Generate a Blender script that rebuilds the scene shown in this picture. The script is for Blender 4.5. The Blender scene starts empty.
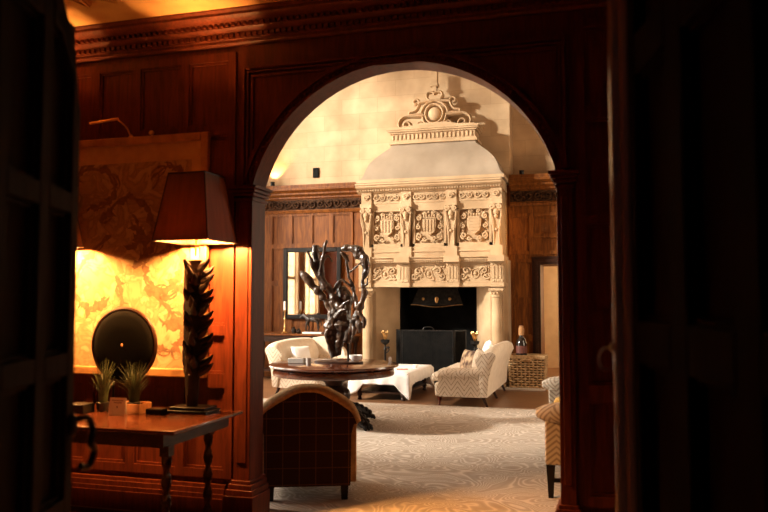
import bpy, bmesh, math, random
from mathutils import Vector, Matrix, noise
PI = math.pi
sc = bpy.context.scene
col = sc.collection

# ------------------------------------------------------------------ camera
H = 1.55
PITCH = math.atan(44/747); YAW = math.atan(220/747)
cam_d = bpy.data.cameras.new('camera'); cam = bpy.data.objects.new('camera', cam_d); col.objects.link(cam)
cam.location = (0, 0, H); cam.rotation_euler = (PI/2 + PITCH, 0, YAW)
cam_d.sensor_width = 36; cam_d.lens = 36*747/768
cam_d.clip_start = .05; cam_d.clip_end = 200
cam_d.dof.use_dof = True; cam_d.dof.focus_distance = 10.5; cam_d.dof.aperture_fstop = 2.4
sc.camera = cam

def ray(px, py):
    x = (px-384)/747; y = (256-py)/747
    r = Vector((math.cos(YAW), math.sin(YAW), 0))
    F = Vector((-math.sin(YAW)*math.cos(PITCH), math.cos(YAW)*math.cos(PITCH), math.sin(PITCH)))
    U = Vector((math.sin(YAW)*math.sin(PITCH), -math.cos(YAW)*math.sin(PITCH), math.cos(PITCH)))
    return r*x + U*y + F
def atY(px, py, Y):
    d = ray(px, py); t = Y/d.y
    return Vector((d.x*t, Y, H + d.z*t))

# ------------------------------------------------------------------ world, exposure, large lights
w = bpy.data.worlds.new('world'); sc.world = w; w.use_nodes = True
w.node_tree.nodes['Background'].inputs[0].default_value = (.75, .85, 1, 1)
w.node_tree.nodes['Background'].inputs[1].default_value = .01
sc.view_settings.view_transform = 'Standard'; sc.view_settings.look = 'None'
sc.view_settings.gamma = 1; sc.view_settings.use_curve_mapping = False
sc.view_settings.exposure = 0.0

def area(name, loc, rot, sx, sy, power, color):
    d = bpy.data.lights.new(name, 'AREA'); d.shape = 'RECTANGLE'; d.size = sx; d.size_y = sy
    d.energy = power; d.color = color
    o = bpy.data.objects.new(name, d); o.location = loc; o.rotation_euler = rot; col.objects.link(o); return o
def point(name, loc, power, color, r=.04):
    d = bpy.data.lights.new(name, 'POINT'); d.energy = power; d.color = color; d.shadow_soft_size = r
    o = bpy.data.objects.new(name, d); o.location = loc; col.objects.link(o); return o
def spot(name, loc, target, power, color, ang=70, r=.03, blend=.6):
    d = bpy.data.lights.new(name, 'SPOT'); d.energy = power; d.color = color; d.shadow_soft_size = r
    d.spot_size = math.radians(ang); d.spot_blend = blend
    o = bpy.data.objects.new(name, d); o.location = loc
    o.rotation_euler = (Vector(target)-Vector(loc)).to_track_quat('-Z', 'Y').to_euler(); col.objects.link(o); return o
# daylight arriving through the two tall windows of the hall's left wall
DAY = (1, .88, .74)
area('daylight_far_window', (-9.15, 12.1, 3.6), (PI/2, 0, -PI/2), 2.4, 5.0, 500, DAY)
area('daylight_middle_window', (-9.15, 8.7, 3.6), (PI/2, 0, -PI/2), 3.0, 5.0, 850, DAY)
area('daylight_near_window', (-9.15, 6.0, 3.2), (PI/2, 0, -PI/2), 1.2, 4.4, 300, DAY)
# the low bright sky patch outside that rakes through the far window
_o = area('low_sky', (-13.2, 4.4, 7.8), (0, 0, 0), 1.0, 1.0, 8600, (1, .90, .77))
_o.rotation_euler = (Vector((-3, 13.4, 3.2))-_o.location).to_track_quat('-Z', 'Y').to_euler()
# daylight through the window of the hall's right wall
area('daylight_right_window', (2.62, 11.1, 2.6), (PI/2, 0, PI/2), 2.0, 2.8, 240, (1, .80, .58))
# daylight in the room seen through the back door
area('daylight_next_room', (1.2, 17.0, 2.2), (PI/2, 0, PI/2), 2.4, 2.2, 150, (1, .72, .42))
WARM = (1, .44, .12)

# ------------------------------------------------------------------ materials
MATS = {}
def node_mat(name):
    m = bpy.data.materials.new(name); m.use_nodes = True
    nt = m.node_tree; b = nt.nodes['Principled BSDF']
    MATS[name] = m
    return m, nt, b
def L(nt, a, b): nt.links.new(a, b)
def ramp(nt, fac, stops):
    r = nt.nodes.new('ShaderNodeValToRGB'); e = r.color_ramp.elements
    while len(e) < len(stops): e.new(.5)
    for i, (p, c) in enumerate(stops):
        e[i].position = p; e[i].color = (*c, 1)
    L(nt, fac, r.inputs[0]); return r.outputs[0]
def coords(nt, scale=(1, 1, 1), which='Object'):
    tc = nt.nodes.new('ShaderNodeTexCoord'); mp = nt.nodes.new('ShaderNodeMapping')
    mp.inputs['Scale'].default_value = scale
    L(nt, tc.outputs[which], mp.inputs[0]); return mp.outputs[0]
def tex_noise(nt, vec, scale, detail=4, dist=0):
    n = nt.nodes.new('ShaderNodeTexNoise'); n.inputs['Scale'].default_value = scale
    n.inputs['Detail'].default_value = detail; n.inputs['Distortion'].default_value = dist
    L(nt, vec, n.inputs['Vector']); return n.outputs['Fac']
def bump(nt, b, h, strength=.3, dist=.01):
    n = nt.nodes.new('ShaderNodeBump'); n.inputs['Strength'].default_value = strength; n.inputs['Distance'].default_value = dist
    L(nt, h, n.inputs['Height']); L(nt, n.outputs[0], b.inputs['Normal'])
def math_n(nt, op, a, b=None, c=None):
    n = nt.nodes.new('ShaderNodeMath'); n.operation = op
    for i, v in enumerate((a, b, c)):
        if v is None: continue
        if isinstance(v, (int, float)): n.inputs[i].default_value = v
        else: L(nt, v, n.inputs[i])
    return n.outputs[0]
def simple(name, c1, c2=None, scale=8, rough=.5, metal=0, stretch=(1, 1, 1), bmp=0, bdist=.005, spec=.5, detail=4, dist=0, coat=0):
    m, nt, b = node_mat(name)
    if c2 is None: c2 = tuple(x*.8 for x in c1)
    v = coords(nt, stretch); f = tex_noise(nt, v, scale, detail, dist)
    L(nt, ramp(nt, f, [(.35, c2), (.65, c1)]), b.inputs['Base Color'])
    b.inputs['Roughness'].default_value = rough; b.inputs['Metallic'].default_value = metal
    b.inputs['Specular IOR Level'].default_value = spec; b.inputs['Coat Weight'].default_value = coat
    b.inputs['Coat Roughness'].default_value = .15
    if bmp: bump(nt, b, f, bmp, bdist)
    return m
mahog = simple('red_mahogany', (.125, .024, .008), (.07, .012, .004), 5, .42, spec=.25, stretch=(6, 6, .7), bmp=.05, dist=1.0)
mahog_hall = simple('golden_oak_panelling', (.215, .070, .012), (.10, .029, .005), 4, .5, spec=.2, stretch=(5, 5, .6), bmp=.08, dist=1.0)
darkwood = simple('dark_polished_wood', (.045, .016, .008), (.018, .007, .003), 6, .4, stretch=(5, 1, 5), dist=1.0, spec=.3, coat=.1)
tablewood = simple('polished_table_wood', (.10, .026, .009), (.05, .012, .005), 6, .16, stretch=(.8, 6, 6), dist=1.0, coat=.6)
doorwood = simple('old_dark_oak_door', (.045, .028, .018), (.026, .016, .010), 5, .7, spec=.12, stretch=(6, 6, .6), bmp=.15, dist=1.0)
blackwood = simple('black_stained_wood', (.010, .006, .004), (.005, .003, .002), 6, .45, spec=.2)
carvedark = simple('carved_frieze_wood', (.08, .035, .015), (.015, .006, .003), 30, .75, bmp=.6, spec=.1)
stone = None
def stone_mat(name, c1, c2, mortar, blocks=True):
    m, nt, b = node_mat(name)
    v = coords(nt); f = tex_noise(nt, v, 2.2, 8)
    base = ramp(nt, f, [(.3, c2), (.7, c1)])
    if blocks:
        tc = nt.nodes.new('ShaderNodeTexCoord'); sp = nt.nodes.new('ShaderNodeSeparateXYZ'); L(nt, tc.outputs['Object'], sp.inputs[0])
        cb = nt.nodes.new('ShaderNodeCombineXYZ'); L(nt, math_n(nt, 'ADD', sp.outputs[0], sp.outputs[1]), cb.inputs[0]); L(nt, sp.outputs[2], cb.inputs[1])
        br = nt.nodes.new('ShaderNodeTexBrick'); L(nt, cb.outputs[0], br.inputs['Vector'])
        br.inputs['Scale'].default_value = 1; br.inputs['Mortar Size'].default_value = .005
        br.inputs['Brick Width'].default_value = .75; br.inputs['Row Height'].default_value = .31
        br.inputs['Color1'].default_value = (1, 1, 1, 1); br.inputs['Color2'].default_value = (.90, .87, .83, 1); br.inputs['Mortar'].default_value = (*mortar, 1)
        br.inputs['Mortar Smooth'].default_value = .5
        mx = nt.nodes.new('ShaderNodeMix'); mx.data_type = 'RGBA'; mx.blend_type = 'MULTIPLY'; mx.inputs[0].default_value = 1
        L(nt, base, mx.inputs[6]); L(nt, br.outputs['Color'], mx.inputs[7]); base = mx.outputs[2]
    L(nt, base, b.inputs['Base Color']); b.inputs['Roughness'].default_value = .85
    f2 = tex_noise(nt, v, 25, 6); bump(nt, b, f2, .25, .01)
    return m
wallstone = stone_mat('pale_ashlar_stone', (.60, .43, .26), (.42, .285, .16), (.78, .74, .68))
carvedstone = stone_mat('carved_cream_stone', (.56, .39, .23), (.37, .24, .125), (1, 1, 1), False)
hoodstone = stone_mat('grey_plastered_hood', (.36, .28, .20), (.25, .19, .13), (1, 1, 1), False)
soot = simple('soot_black_iron', (.010, .009, .008), (.004, .004, .004), 8, .8, spec=.1)
iron = simple('black_iron', (.03, .028, .026), (.012, .011, .01), 20, .4, metal=.7)
brass = simple('aged_brass', (.75, .48, .2), (.5, .28, .1), 20, .28, metal=1)
bronze = simple('dark_bronze', (.03, .018, .011), (.012, .007, .005), 20, .42, metal=.2)
greymetal = simple('brushed_grey_metal', (.42, .38, .32), (.30, .27, .23), 30, .3, metal=.9)
white = simple('white_linen', (.92, .88, .84), (.86, .82, .78), 6, .8)
pinkcloth = simple('pink_paper', (.7, .25, .2), (.6, .2, .15), 6, .7)
cream = simple('cream_cotton', (.85, .80, .74), (.78, .72, .64), 6, .9)
plaster = simple('warm_plaster', (.75, .58, .38), (.65, .48, .3), 4, .8)
ceilwood = simple('ceiling_honey_plaster', (.62, .36, .13), (.5, .26, .09), 4, .6)
tanwool = simple('tan_gold_wool', (.50, .34, .17), (.36, .23, .10), 30, .9, bmp=.3)
leafgreen = simple('grass_green', (.06, .065, .018), (.025, .035, .010), 10, .5)
potmat = simple('dark_ceramic', (.015, .013, .012), None, 10, .35)
cardmat = simple('cream_card', (.72, .66, .6), (.66, .6, .54), 10, .7)
inkmat = simple('grey_ink', (.2, .14, .12), None, 10, .7)
boxwood = simple('light_wood_box', (.5, .23, .09), (.35, .14, .05), 6, .4, stretch=(1, 6, 6))
wicker = simple('brown_wicker', (.62, .42, .22), (.38, .23, .10), 30, .55, bmp=.2)
bottle_m = simple('dark_bottle_glass', (.02, .015, .012), None, 10, .12)
redlabel = simple('dull_red_label', (.13, .035, .022), None, 10, .6)
amberlab = simple('amber_label', (.42, .2, .07), None, 10, .5)
woodfloor = simple('brown_wood_floor', (.26, .125, .055), (.15, .065, .028), 4, .35, stretch=(.6, 8, 1), dist=.5)
drift = simple('polished_driftwood', (.11, .06, .034), (.010, .005, .003), 9, .33, stretch=(1.4, 1.4, .45), bmp=.5, bdist=.01, detail=7, dist=1.5, coat=.15)
glasspot = simple('pale_glass_box', (.5, .46, .42), (.4, .37, .33), 10, .15)
shade_m = simple('brown_silk_shade', (.15, .062, .026), (.11, .043, .017), 3, .7, stretch=(8, 8, .5))
_b = shade_m.node_tree.nodes['Principled BSDF']
# silk lets a little of the bulb's light through
nt = shade_m.node_tree
tl = nt.nodes.new('ShaderNodeBsdfTranslucent'); tl.inputs[0].default_value = (.30, .10, .028, 1)
ms = nt.nodes.new('ShaderNodeMixShader'); ms.inputs[0].default_value = .05
L(nt, _b.outputs[0], ms.inputs[1]); L(nt, tl.outputs[0], ms.inputs[2]); L(nt, ms.outputs[0], nt.nodes['Material Output'].inputs[0])
def emis(name, c, s):
    m, nt, b = node_mat(name); b.inputs['Base Color'].default_value = (*c, 1)
    b.inputs['Emission Color'].default_value = (*c, 1); b.inputs['Emission Strength'].default_value = s; return m
bulb_m = emis('glowing_bulb', (1, .62, .28), 30)
fillglass = emis('glowing_fill_glass', (1, .66, .34), 9)
# mirror and window glass
mirror_m, nt, b = node_mat('mirror_silver'); b.inputs['Metallic'].default_value = 1; b.inputs['Roughness'].default_value = .03
f = tex_noise(nt, coords(nt), 3); L(nt, ramp(nt, f, [(0, (.80, .80, .78)), (1, (.86, .86, .84))]), b.inputs['Base Color'])
glass_m, nt, b = node_mat('window_glass')
tr = nt.nodes.new('ShaderNodeBsdfTransparent'); tr.inputs[0].default_value = (.96, .97, .97, 1)
gl = nt.nodes.new('ShaderNodeBsdfGlossy'); gl.inputs['Roughness'].default_value = .05
ms = nt.nodes.new('ShaderNodeMixShader'); ms.inputs[0].default_value = .05; L(nt, tr.outputs[0], ms.inputs[1]); L(nt, gl.outputs[0], ms.inputs[2])
L(nt, ms.outputs[0], nt.nodes['Material Output'].inputs[0])
# carpet with pale swirling lines
carpet_m, nt, b = node_mat('swirl_carpet')
v = coords(nt)
n1 = tex_noise(nt, v, 1.5, 1.5, 1.2)
f = math_n(nt, 'PINGPONG', math_n(nt, 'MULTIPLY', n1, 26), .5)
c1 = ramp(nt, f, [(.0, (.62, .53, .44)), (.10, (.57, .48, .395)), (.2, (.45, .37, .295)), (.5, (.385, .31, .245))])
L(nt, c1, b.inputs['Base Color']); b.inputs['Roughness'].default_value = 1; b.inputs['Specular IOR Level'].default_value = .1
bump(nt, b, tex_noise(nt, v, 160, 2), .5, .01)
# chevron fabric
def chevron(name, base, line, kz=11, ku=4.6, width=.16, amp=.55):
    m, nt, b = node_mat(name)
    tc = nt.nodes.new('ShaderNodeTexCoord'); sp = nt.nodes.new('ShaderNodeSeparateXYZ'); L(nt, tc.outputs['Object'], sp.inputs[0])
    u = math_n(nt, 'ADD', sp.outputs[0], sp.outputs[1])
    tri = math_n(nt, 'PINGPONG', math_n(nt, 'MULTIPLY', u, ku*2), 1)
    z = math_n(nt, 'ADD', math_n(nt, 'MULTIPLY', sp.outputs[2], kz), math_n(nt, 'MULTIPLY', tri, -amp*3.2))
    f = math_n(nt, 'PINGPONG', z, .5)
    n = tex_noise(nt, tc.outputs['Object'], 40, 3)
    f = math_n(nt, 'ADD', f, math_n(nt, 'MULTIPLY', math_n(nt, 'SUBTRACT', n, .5), .2))
    # the thick V only down the middle of each stripe
    band = math_n(nt, 'PINGPONG', math_n(nt, 'MULTIPLY', u, ku), .5)
    cA = ramp(nt, f, [(width*.4, line), (width, base)])
    L(nt, cA, b.inputs['Base Color']); b.inputs['Roughness'].default_value = .95; b.inputs['Specular IOR Level'].default_value = .15
    bump(nt, b, n, .2, .005); return m
chev = chevron('cream_chevron_fabric', (.66, .54, .41), (.27, .17, .10), kz=13, ku=5.2, width=.11)
chev2 = chevron('grey_ribbed_fabric', (.42, .35, .27), (.24, .18, .13), kz=22, ku=3.2, width=.3, amp=.9)
plainback = simple('pale_sofa_back_fabric', (.80, .68, .54), (.72, .60, .46), 10, .95)
spotted = simple('brown_spotted_fabric', (.46, .32, .19), (.07, .03, .018), 11, .9, detail=1)
# plaid wool
plaid_m, nt, b = node_mat('brown_windowpane_plaid')
tc = nt.nodes.new('ShaderNodeTexCoord'); sp = nt.nodes.new('ShaderNodeSeparateXYZ'); L(nt, tc.outputs['Object'], sp.inputs[0])
fx = math_n(nt, 'PINGPONG', math_n(nt, 'ADD', math_n(nt, 'MULTIPLY', sp.outputs[0], 1/.126), .5), .5)
fz = math_n(nt, 'PINGPONG', math_n(nt, 'MULTIPLY', sp.outputs[2], 1/.126), .5)
mn = math_n(nt, 'MINIMUM', fx, fz)
L(nt, ramp(nt, mn, [(.010, (.15, .08, .035)), (.03, (.036, .017, .010))]), b.inputs['Base Color']); b.inputs['Roughness'].default_value = .95
b.inputs['Specular IOR Level'].default_value = .1
# tapestry: brown scrolling foliage on a cream ground
tap_m, nt, b = node_mat('tapestry_foliage')
v = coords(nt)
wv = nt.nodes.new('ShaderNodeTexNoise'); wv.inputs['Scale'].default_value = 6.5; wv.inputs['Detail'].default_value = 3; wv.inputs['Distortion'].default_value = 1.6
L(nt, v, wv.inputs['Vector'])
vo = nt.nodes.new('ShaderNodeTexVoronoi'); vo.inputs['Scale'].default_value = 16; L(nt, v, vo.inputs['Vector'])
mixf = math_n(nt, 'ADD', wv.outputs['Fac'], math_n(nt, 'MULTIPLY', vo.outputs['Distance'], .12))
L(nt, ramp(nt, mixf, [(.40, (.42, .29, .15)), (.50, (.36, .235, .115)), (.56, (.24, .14, .06)), (.66, (.33, .20, .09))]), b.inputs['Base Color'])
b.inputs['Roughness'].default_value = .95; bump(nt, b, tex_noise(nt, v, 120, 2), .3, .003)
leafprint = simple('tapestry_leaf_thread', (.19, .095, .04), (.13, .06, .025), 30, .95)
goldframe = simple('gilt_frame', (.45, .23, .08), (.3, .14, .05), 10, .4, metal=.3)

# ------------------------------------------------------------------ mesh builder
class G:
    def __init__(s): s.bm = bmesh.new()
    def box(s, x0, x1, y0, y1, z0, z1, M=None):
        p = [Vector(c) for c in ((x0,y0,z0),(x1,y0,z0),(x1,y1,z0),(x0,y1,z0),(x0,y0,z1),(x1,y0,z1),(x1,y1,z1),(x0,y1,z1))]
        if M: p = [M @ q for q in p]
        v = [s.bm.verts.new(q) for q in p]
        for f in ((0,3,2,1),(4,5,6,7),(0,1,5,4),(1,2,6,5),(2,3,7,6),(3,0,4,7)): s.bm.faces.new([v[i] for i in f])
        return s
    def rings(s, rs, cap=True, closed=False):
        vs = [[s.bm.verts.new(p) for p in r] for r in rs]
        n = len(vs[0]); m = len(vs)
        for i in range(m if closed else m-1):
            a = vs[i]; b = vs[(i+1) % m]
            for j in range(n):
                try: s.bm.faces.new((a[j], a[(j+1) % n], b[(j+1) % n], b[j]))
                except ValueError: pass
        if cap and not closed:
            s.bm.faces.new(vs[0][::-1]); s.bm.faces.new(vs[-1])
        return s
    def tube(s, pts, r, seg=8, flat=1.0, closed=False):
        pts = [Vector(p) for p in pts]; n = len(pts)
        rr = r if isinstance(r, (list, tuple)) else [r]*n
        rs = []; up = Vector((0, 0, 1)); prev = None
        for i, p in enumerate(pts):
            if closed: t = pts[(i+1) % n]-pts[i-1]
            else: t = pts[min(i+1, n-1)]-pts[max(i-1, 0)]
            t.normalize()
            if prev is None:
                a = t.cross(Vector((0, 1, 0)))
                if a.length < .1: a = t.cross(Vector((1, 0, 0)))
            else: a = prev - t*prev.dot(t)
            a.normalize(); prev = a; b = t.cross(a)
            rs.append([p + a*math.cos(2*PI*k/seg)*rr[i] + b*math.sin(2*PI*k/seg)*rr[i]*flat for k in range(seg)])
        return s.rings(rs, closed=closed)
    def lathe(s, prof, c=(0, 0), seg=20, sx=1, sy=1):
        return s.rings([[Vector((c[0]+max(r, .0005)*math.cos(2*PI*k/seg)*sx, c[1]+max(r, .0005)*math.sin(2*PI*k/seg)*sy, z)) for k in range(seg)] for r, z in prof])
    def ell(s, c, r, u=12, v=8, M=None):
        rs = []
        for i in range(v+1):
            a = -PI/2 + PI*i/v; a = max(min(a, PI/2-.02), -PI/2+.02)
            rs.append([Vector((r[0]*math.cos(a)*math.cos(2*PI*k/u), r[1]*math.cos(a)*math.sin(2*PI*k/u), r[2]*math.sin(a))) for k in range(u)])
        T = Matrix.Translation(Vector(c)) @ (M or Matrix())
        return s.rings([[T @ p for p in q] for q in rs])
    def prism(s, pts, d0, d1, plane='xz', M=None):
        def P(a, b, d):
            v = {'xz': Vector((a, d, b)), 'yz': Vector((d, a, b)), 'xy': Vector((a, b, d))}[plane]
            return M @ v if M else v
        A = [s.bm.verts.new(P(a, b, d0)) for a, b in pts]; B = [s.bm.verts.new(P(a, b, d1)) for a, b in pts]
        n = len(pts); s.bm.faces.new(A); s.bm.faces.new(B[::-1])
        for i in range(n): s.bm.faces.new((A[i], B[i], B[(i+1) % n], A[(i+1) % n]))
        return s
    def grid(s, fn, nu, nv):
        v = [[s.bm.verts.new(fn(i/nu, j/nv)) for j in range(nv+1)] for i in range(nu+1)]
        for i in range(nu):
            for j in range(nv): s.bm.faces.new((v[i][j], v[i+1][j], v[i+1][j+1], v[i][j+1]))
        return s
    def build(s, name, mat, parent=None, loc=None, rz=0, bevel=0, ang=35):
        bmesh.ops.recalc_face_normals(s.bm, faces=s.bm.faces)
        me = bpy.data.meshes.new(name); s.bm.to_mesh(me); s.bm.free()
        me.materials.append(mat); me.shade_smooth(); me.set_sharp_from_angle(angle=math.radians(ang))
        o = bpy.data.objects.new(name, me); col.objects.link(o)
        if parent: o.parent = parent
        if loc: o.location = loc
        if rz: o.rotation_euler.z = rz
        if bevel:
            b = o.modifiers.new('bevel', 'BEVEL'); b.width = bevel; b.segments = 2; b.limit_method = 'ANGLE'; b.angle_limit = math.radians(40)
        return o
def catmull(P, n=6, closed=False):
    P = [Vector(p) for p in P]; out = []
    m = len(P)
    for i in range(m if closed else m-1):
        if closed: a, b, c, d = P[i-1], P[i], P[(i+1) % m], P[(i+2) % m]
        else: a, b, c, d = P[max(i-1, 0)], P[i], P[i+1], P[min(i+2, m-1)]
        for k in range(n):
            t = k/n; out.append(.5*((2*b)+(c-a)*t+(2*a-5*b+4*c-d)*t*t+(3*b-a-3*c+d)*t**3))
    if not closed: out.append(P[-1])
    return out
def lerp_list(R, n):
    m = len(R)-1; return [R[min(int(i*m/(n-1)), m-1)]*(1-(i*m/(n-1)-min(int(i*m/(n-1)), m-1)))+R[min(int(i*m/(n-1)), m-1)+1]*(i*m/(n-1)-min(int(i*m/(n-1)), m-1)) for i in range(n)]
def tag(o, label, cat, group=None, kind=None):
    o['label'] = label; o['category'] = cat
    if group: o['group'] = group
    if kind: o['kind'] = kind
    return o
def empty(name, loc, rz, label, cat, group=None):
    o = bpy.data.objects.new(name, None); o.empty_display_size = .1; col.objects.link(o)
    o.location = loc; o.rotation_euler.z = rz; return tag(o, label, cat, group)
def struct(g, name, mat, **k):
    o = g.build(name, mat, **k); o['kind'] = 'structure'; return o
def copy_tree(o, parent=None):
    c = o.copy(); col.objects.link(c)
    if parent: c.parent = parent
    for ch in list(o.children): copy_tree(ch, c)
    return c
def cushion(g, w, h, t, M, n=12):
    for sgn in (1, -1):
        def fn(u, v):
            a = 2*u-1; b = 2*v-1
            k = (max(0, 1-abs(a)**2.6)*max(0, 1-abs(b)**2.6))**.45
            pin = 1-.07*(1-abs(a)**2)*abs(b)**4-.0
            pin2 = 1-.07*(1-abs(b)**2)*abs(a)**4
            return M @ Vector((a*w/2*pin2, sgn*t/2*k, b*h/2*pin))
        g.grid(fn, n, n)
    bmesh.ops.remove_doubles(g.bm, verts=g.bm.verts, dist=.0005)

# ================================================================== STRUCTURE
AY0, AY1 = 4.8, 4.98         # arch wall
ZC = 3.56                    # antechamber ceiling
HX0, HX1, HY1, HZ = -8.8, 2.2, 14.0, 8.0
# ---- floors
struct(G().box(-9.3, 2.6, .6, 15.2, -.2, 0), 'floor', woodfloor)
o = G().box(-7.9, 1.9, 5.15, 10.8, 0, .012).build('carpet', carpet_m)
tag(o, 'cream and taupe carpet with swirling pale lines covering the hall floor', 'carpet')
struct(G().box(-4.9, -1.0, 13.12, 13.98, 0, .03), 'floor', stone_mat('hearth_stone', (.74, .66, .56), (.6, .52, .42), (1, 1, 1), False))
# ---- arch wall with opening
CX, SPR, RISE, HWd = -1.326, 2.355, .80, 1.05
R = (HWd**2+RISE**2)/(2*RISE); CZ = SPR+RISE-R
def arc(hw_extra=0, n=28, rr=None):
    r = (rr or R)+hw_extra; a0 = math.asin(min(1, (HWd)/R))
    return [(CX+r*math.sin(a), CZ+r*math.cos(a)) for a in [-a0+2*a0*i/n for i in range(n+1)]]
g = G()
g.box(-4.9, CX-HWd, AY0, AY1, 0, ZC+.3); g.box(CX+HWd, 1.6, AY0, AY1, 0, ZC+.3)
A = arc()
for (x0, z0), (x1, z1) in zip(A[:-1], A[1:]):
    g.prism([(x0, z0), (x1, z1), (x1, ZC+.3), (x0, ZC+.3)], AY0, AY1)
bmesh.ops.remove_doubles(g.bm, verts=g.bm.verts, dist=.0001)
# panelling: stiles, rails and inner beads
def panels(g, xs, zs, y, t=.022, bead=.018, side=-1):
    """xs, zs: lists of (a,b) openings; the rest of the rectangle is raised"""
    X0, X1 = xs[0][0]-.06, xs[-1][1]+.06; Z0, Z1 = zs[0][0]-.06, zs[-1][1]+.06
    ex = [X0]+[v for p in xs for v in p]+[X1]; ez = [Z0]+[v for p in zs for v in p]+[Z1]
    ya, yb = (y-t, y) if side < 0 else (y, y+t)
    for i in range(0, len(ex), 2): g.box(ex[i], ex[i+1], ya, yb, Z0, Z1)
    for a, b in xs:
        for i in range(0, len(ez), 2): g.box(a, b, ya, yb, ez[i], ez[i+1])
        for c, d in zs:
            yy = (y-t*.55, y) if side < 0 else (y, y+t*.55)
            g.box(a, a+bead, *yy, c, d); g.box(b-bead, b, *yy, c, d)
            g.box(a+bead, b-bead, *yy, c, c+bead); g.box(a+bead, b-bead, *yy, d-bead, d)
ROWS = [(.36, .93), (1.03, 1.30), (1.37, 2.02), (2.10, 2.73), (2.81, 3.28)]
panels(g, [(-4.84, -4.46), (-4.38, -4.10), (-4.03, -3.74), (-3.67, -3.38), (-3.31, -2.97), (-2.90, -2.58)], ROWS, AY0)
panels(g, [(-.10, .22), (.30, .62), (.70, 1.02), (1.10, 1.42)], [(.36, .93), (1.03, 1.40), (1.48, 2.02), (2.08, 2.68), (2.76, 3.26)], AY0)
struct(g, 'wall_arch', mahog)
# spandrel frame moulding and the beaded archivolt
g = G()
for d, w_, t in ((0, .018, .05), (.03, .012, .035), (.052, .02, .02)):
    x0, x1, z1 = -2.455+d, -.215-d, 3.215-d
    g.box(x0, x0+w_, AY0-t, AY0, 2.37, z1); g.box(x1-w_, x1, AY0-t, AY0, 2.37, z1); g.box(x0+w_, x1-w_, AY0-t, AY0, z1-w_, z1)
struct(g, 'trim_1', mahog)
g = G()
def archband(g, r0, r1, y0, y1):
    a = arc(r0); b = arc(r1)
    for i in range(len(a)-1): g.prism([a[i], a[i+1], b[i+1], b[i]], y0, y1)
archband(g, 0, .022, AY0-.03, AY0); archband(g, .022, .06, AY0-.014, AY0); archband(g, .06, .078, AY0-.04, AY0)
archband(g, .078, .10, AY0-.022, AY0)
n = 74; a0 = math.asin(HWd/R)
for i in range(n):
    a = -a0+2*a0*(i+.5)/n; r = R+.041
    g.ell((CX+r*math.sin(a), AY0-.018, CZ+r*math.cos(a)), (.011, .011, .013), 6, 4, Matrix.Rotation(a, 4, 'Y') @ Matrix.Scale(1.15, 4, Vector((1, 0, 0))))
bmesh.ops.remove_doubles(g.bm, verts=g.bm.verts, dist=.0001)
struct(g, 'trim_2', mahog)
# pilasters with capitals and plinths
def pilaster(x0, x1, name):
    g = G(); y = AY0
    g.box(x0, x1, y-.03, y, .3, 2.28)
    g.box(x0+.025, x1-.025, y-.036, y-.03, .42, 2.2)
    for dz, e in ((2.25, .01), (2.285, .022), (2.31, .034), (2.335, .048)):
        g.box(x0-e, x1+e, y-.03-e, AY1+.02, dz, dz+.022)
    for z0, z1, e in ((0, .2, .05), (.2, .24, .038), (.24, .275, .026), (.275, .3, .012)):
        g.box(x0-e, x1+e, y-.03-e, AY1+.02, z0, z1)
    return struct(g, name, mahog, bevel=.004)
pilaster(-2.50, -2.376, 'trim_3'); pilaster(-.276, -.18, 'trim_4')
# baseboard
g = G()
for a, b in ((-4.9, -2.56), (-.12, 1.6)):
    for z0, z1, e in ((0, .17, .05), (.17, .2, .04), (.2, .235, .028), (.235, .26, .014)): g.box(a, b, AY0-.022-e, AY0, z0, z1)
struct(g, 'baseboard_arch', mahog)
# antechamber cornice with dentils
g = G()
prof = [(0, 3.385), (-.03, 3.385), (-.045, 3.405), (-.045, 3.43), (-.06, 3.44), (-.06, 3.49), (-.10, 3.50), (-.12, 3.525), (-.12, 3.56), (-.20, 3.575), (-.22, 3.60), (-.22, 3.625), (-.25, 3.64), (-.25, 3.67), (0, 3.67)]
zq = lambda z: 3.385+(z-3.385)*.69
g.prism([(AY0+a, zq(b)) for a, b in prof], -4.9, 1.6, 'yz')
x = -4.88
while x < 1.58:
    g.box(x, x+.028, AY0-.082, AY0-.05, zq(3.446), zq(3.486)); g.box(x, x+.022, AY0-.15, AY0-.11, zq(3.53), zq(3.56)); x += .045
struct(g, 'trim_5', mahog)
# antechamber other walls, ceiling
struct(G().box(-5.1, -4.9, .7, AY1, 0, 3.96), 'wall_left', mahog)
struct(G().box(1.6, 1.8, .7, AY1, 0, 3.96), 'wall_right', mahog)
g = G(); g.box(-4.9, -1.22, .68, .84, 0, 3.96); g.box(.46, 1.6, .68, .84, 0, 3.96); g.box(-1.22, .46, .68, .84, 2.75, 3.96)
struct(g, 'wall_front', mahog)
g = G(); g.box(-5.1, 1.8, .6, AY1-.02, ZC+.01, ZC+.3)
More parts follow.
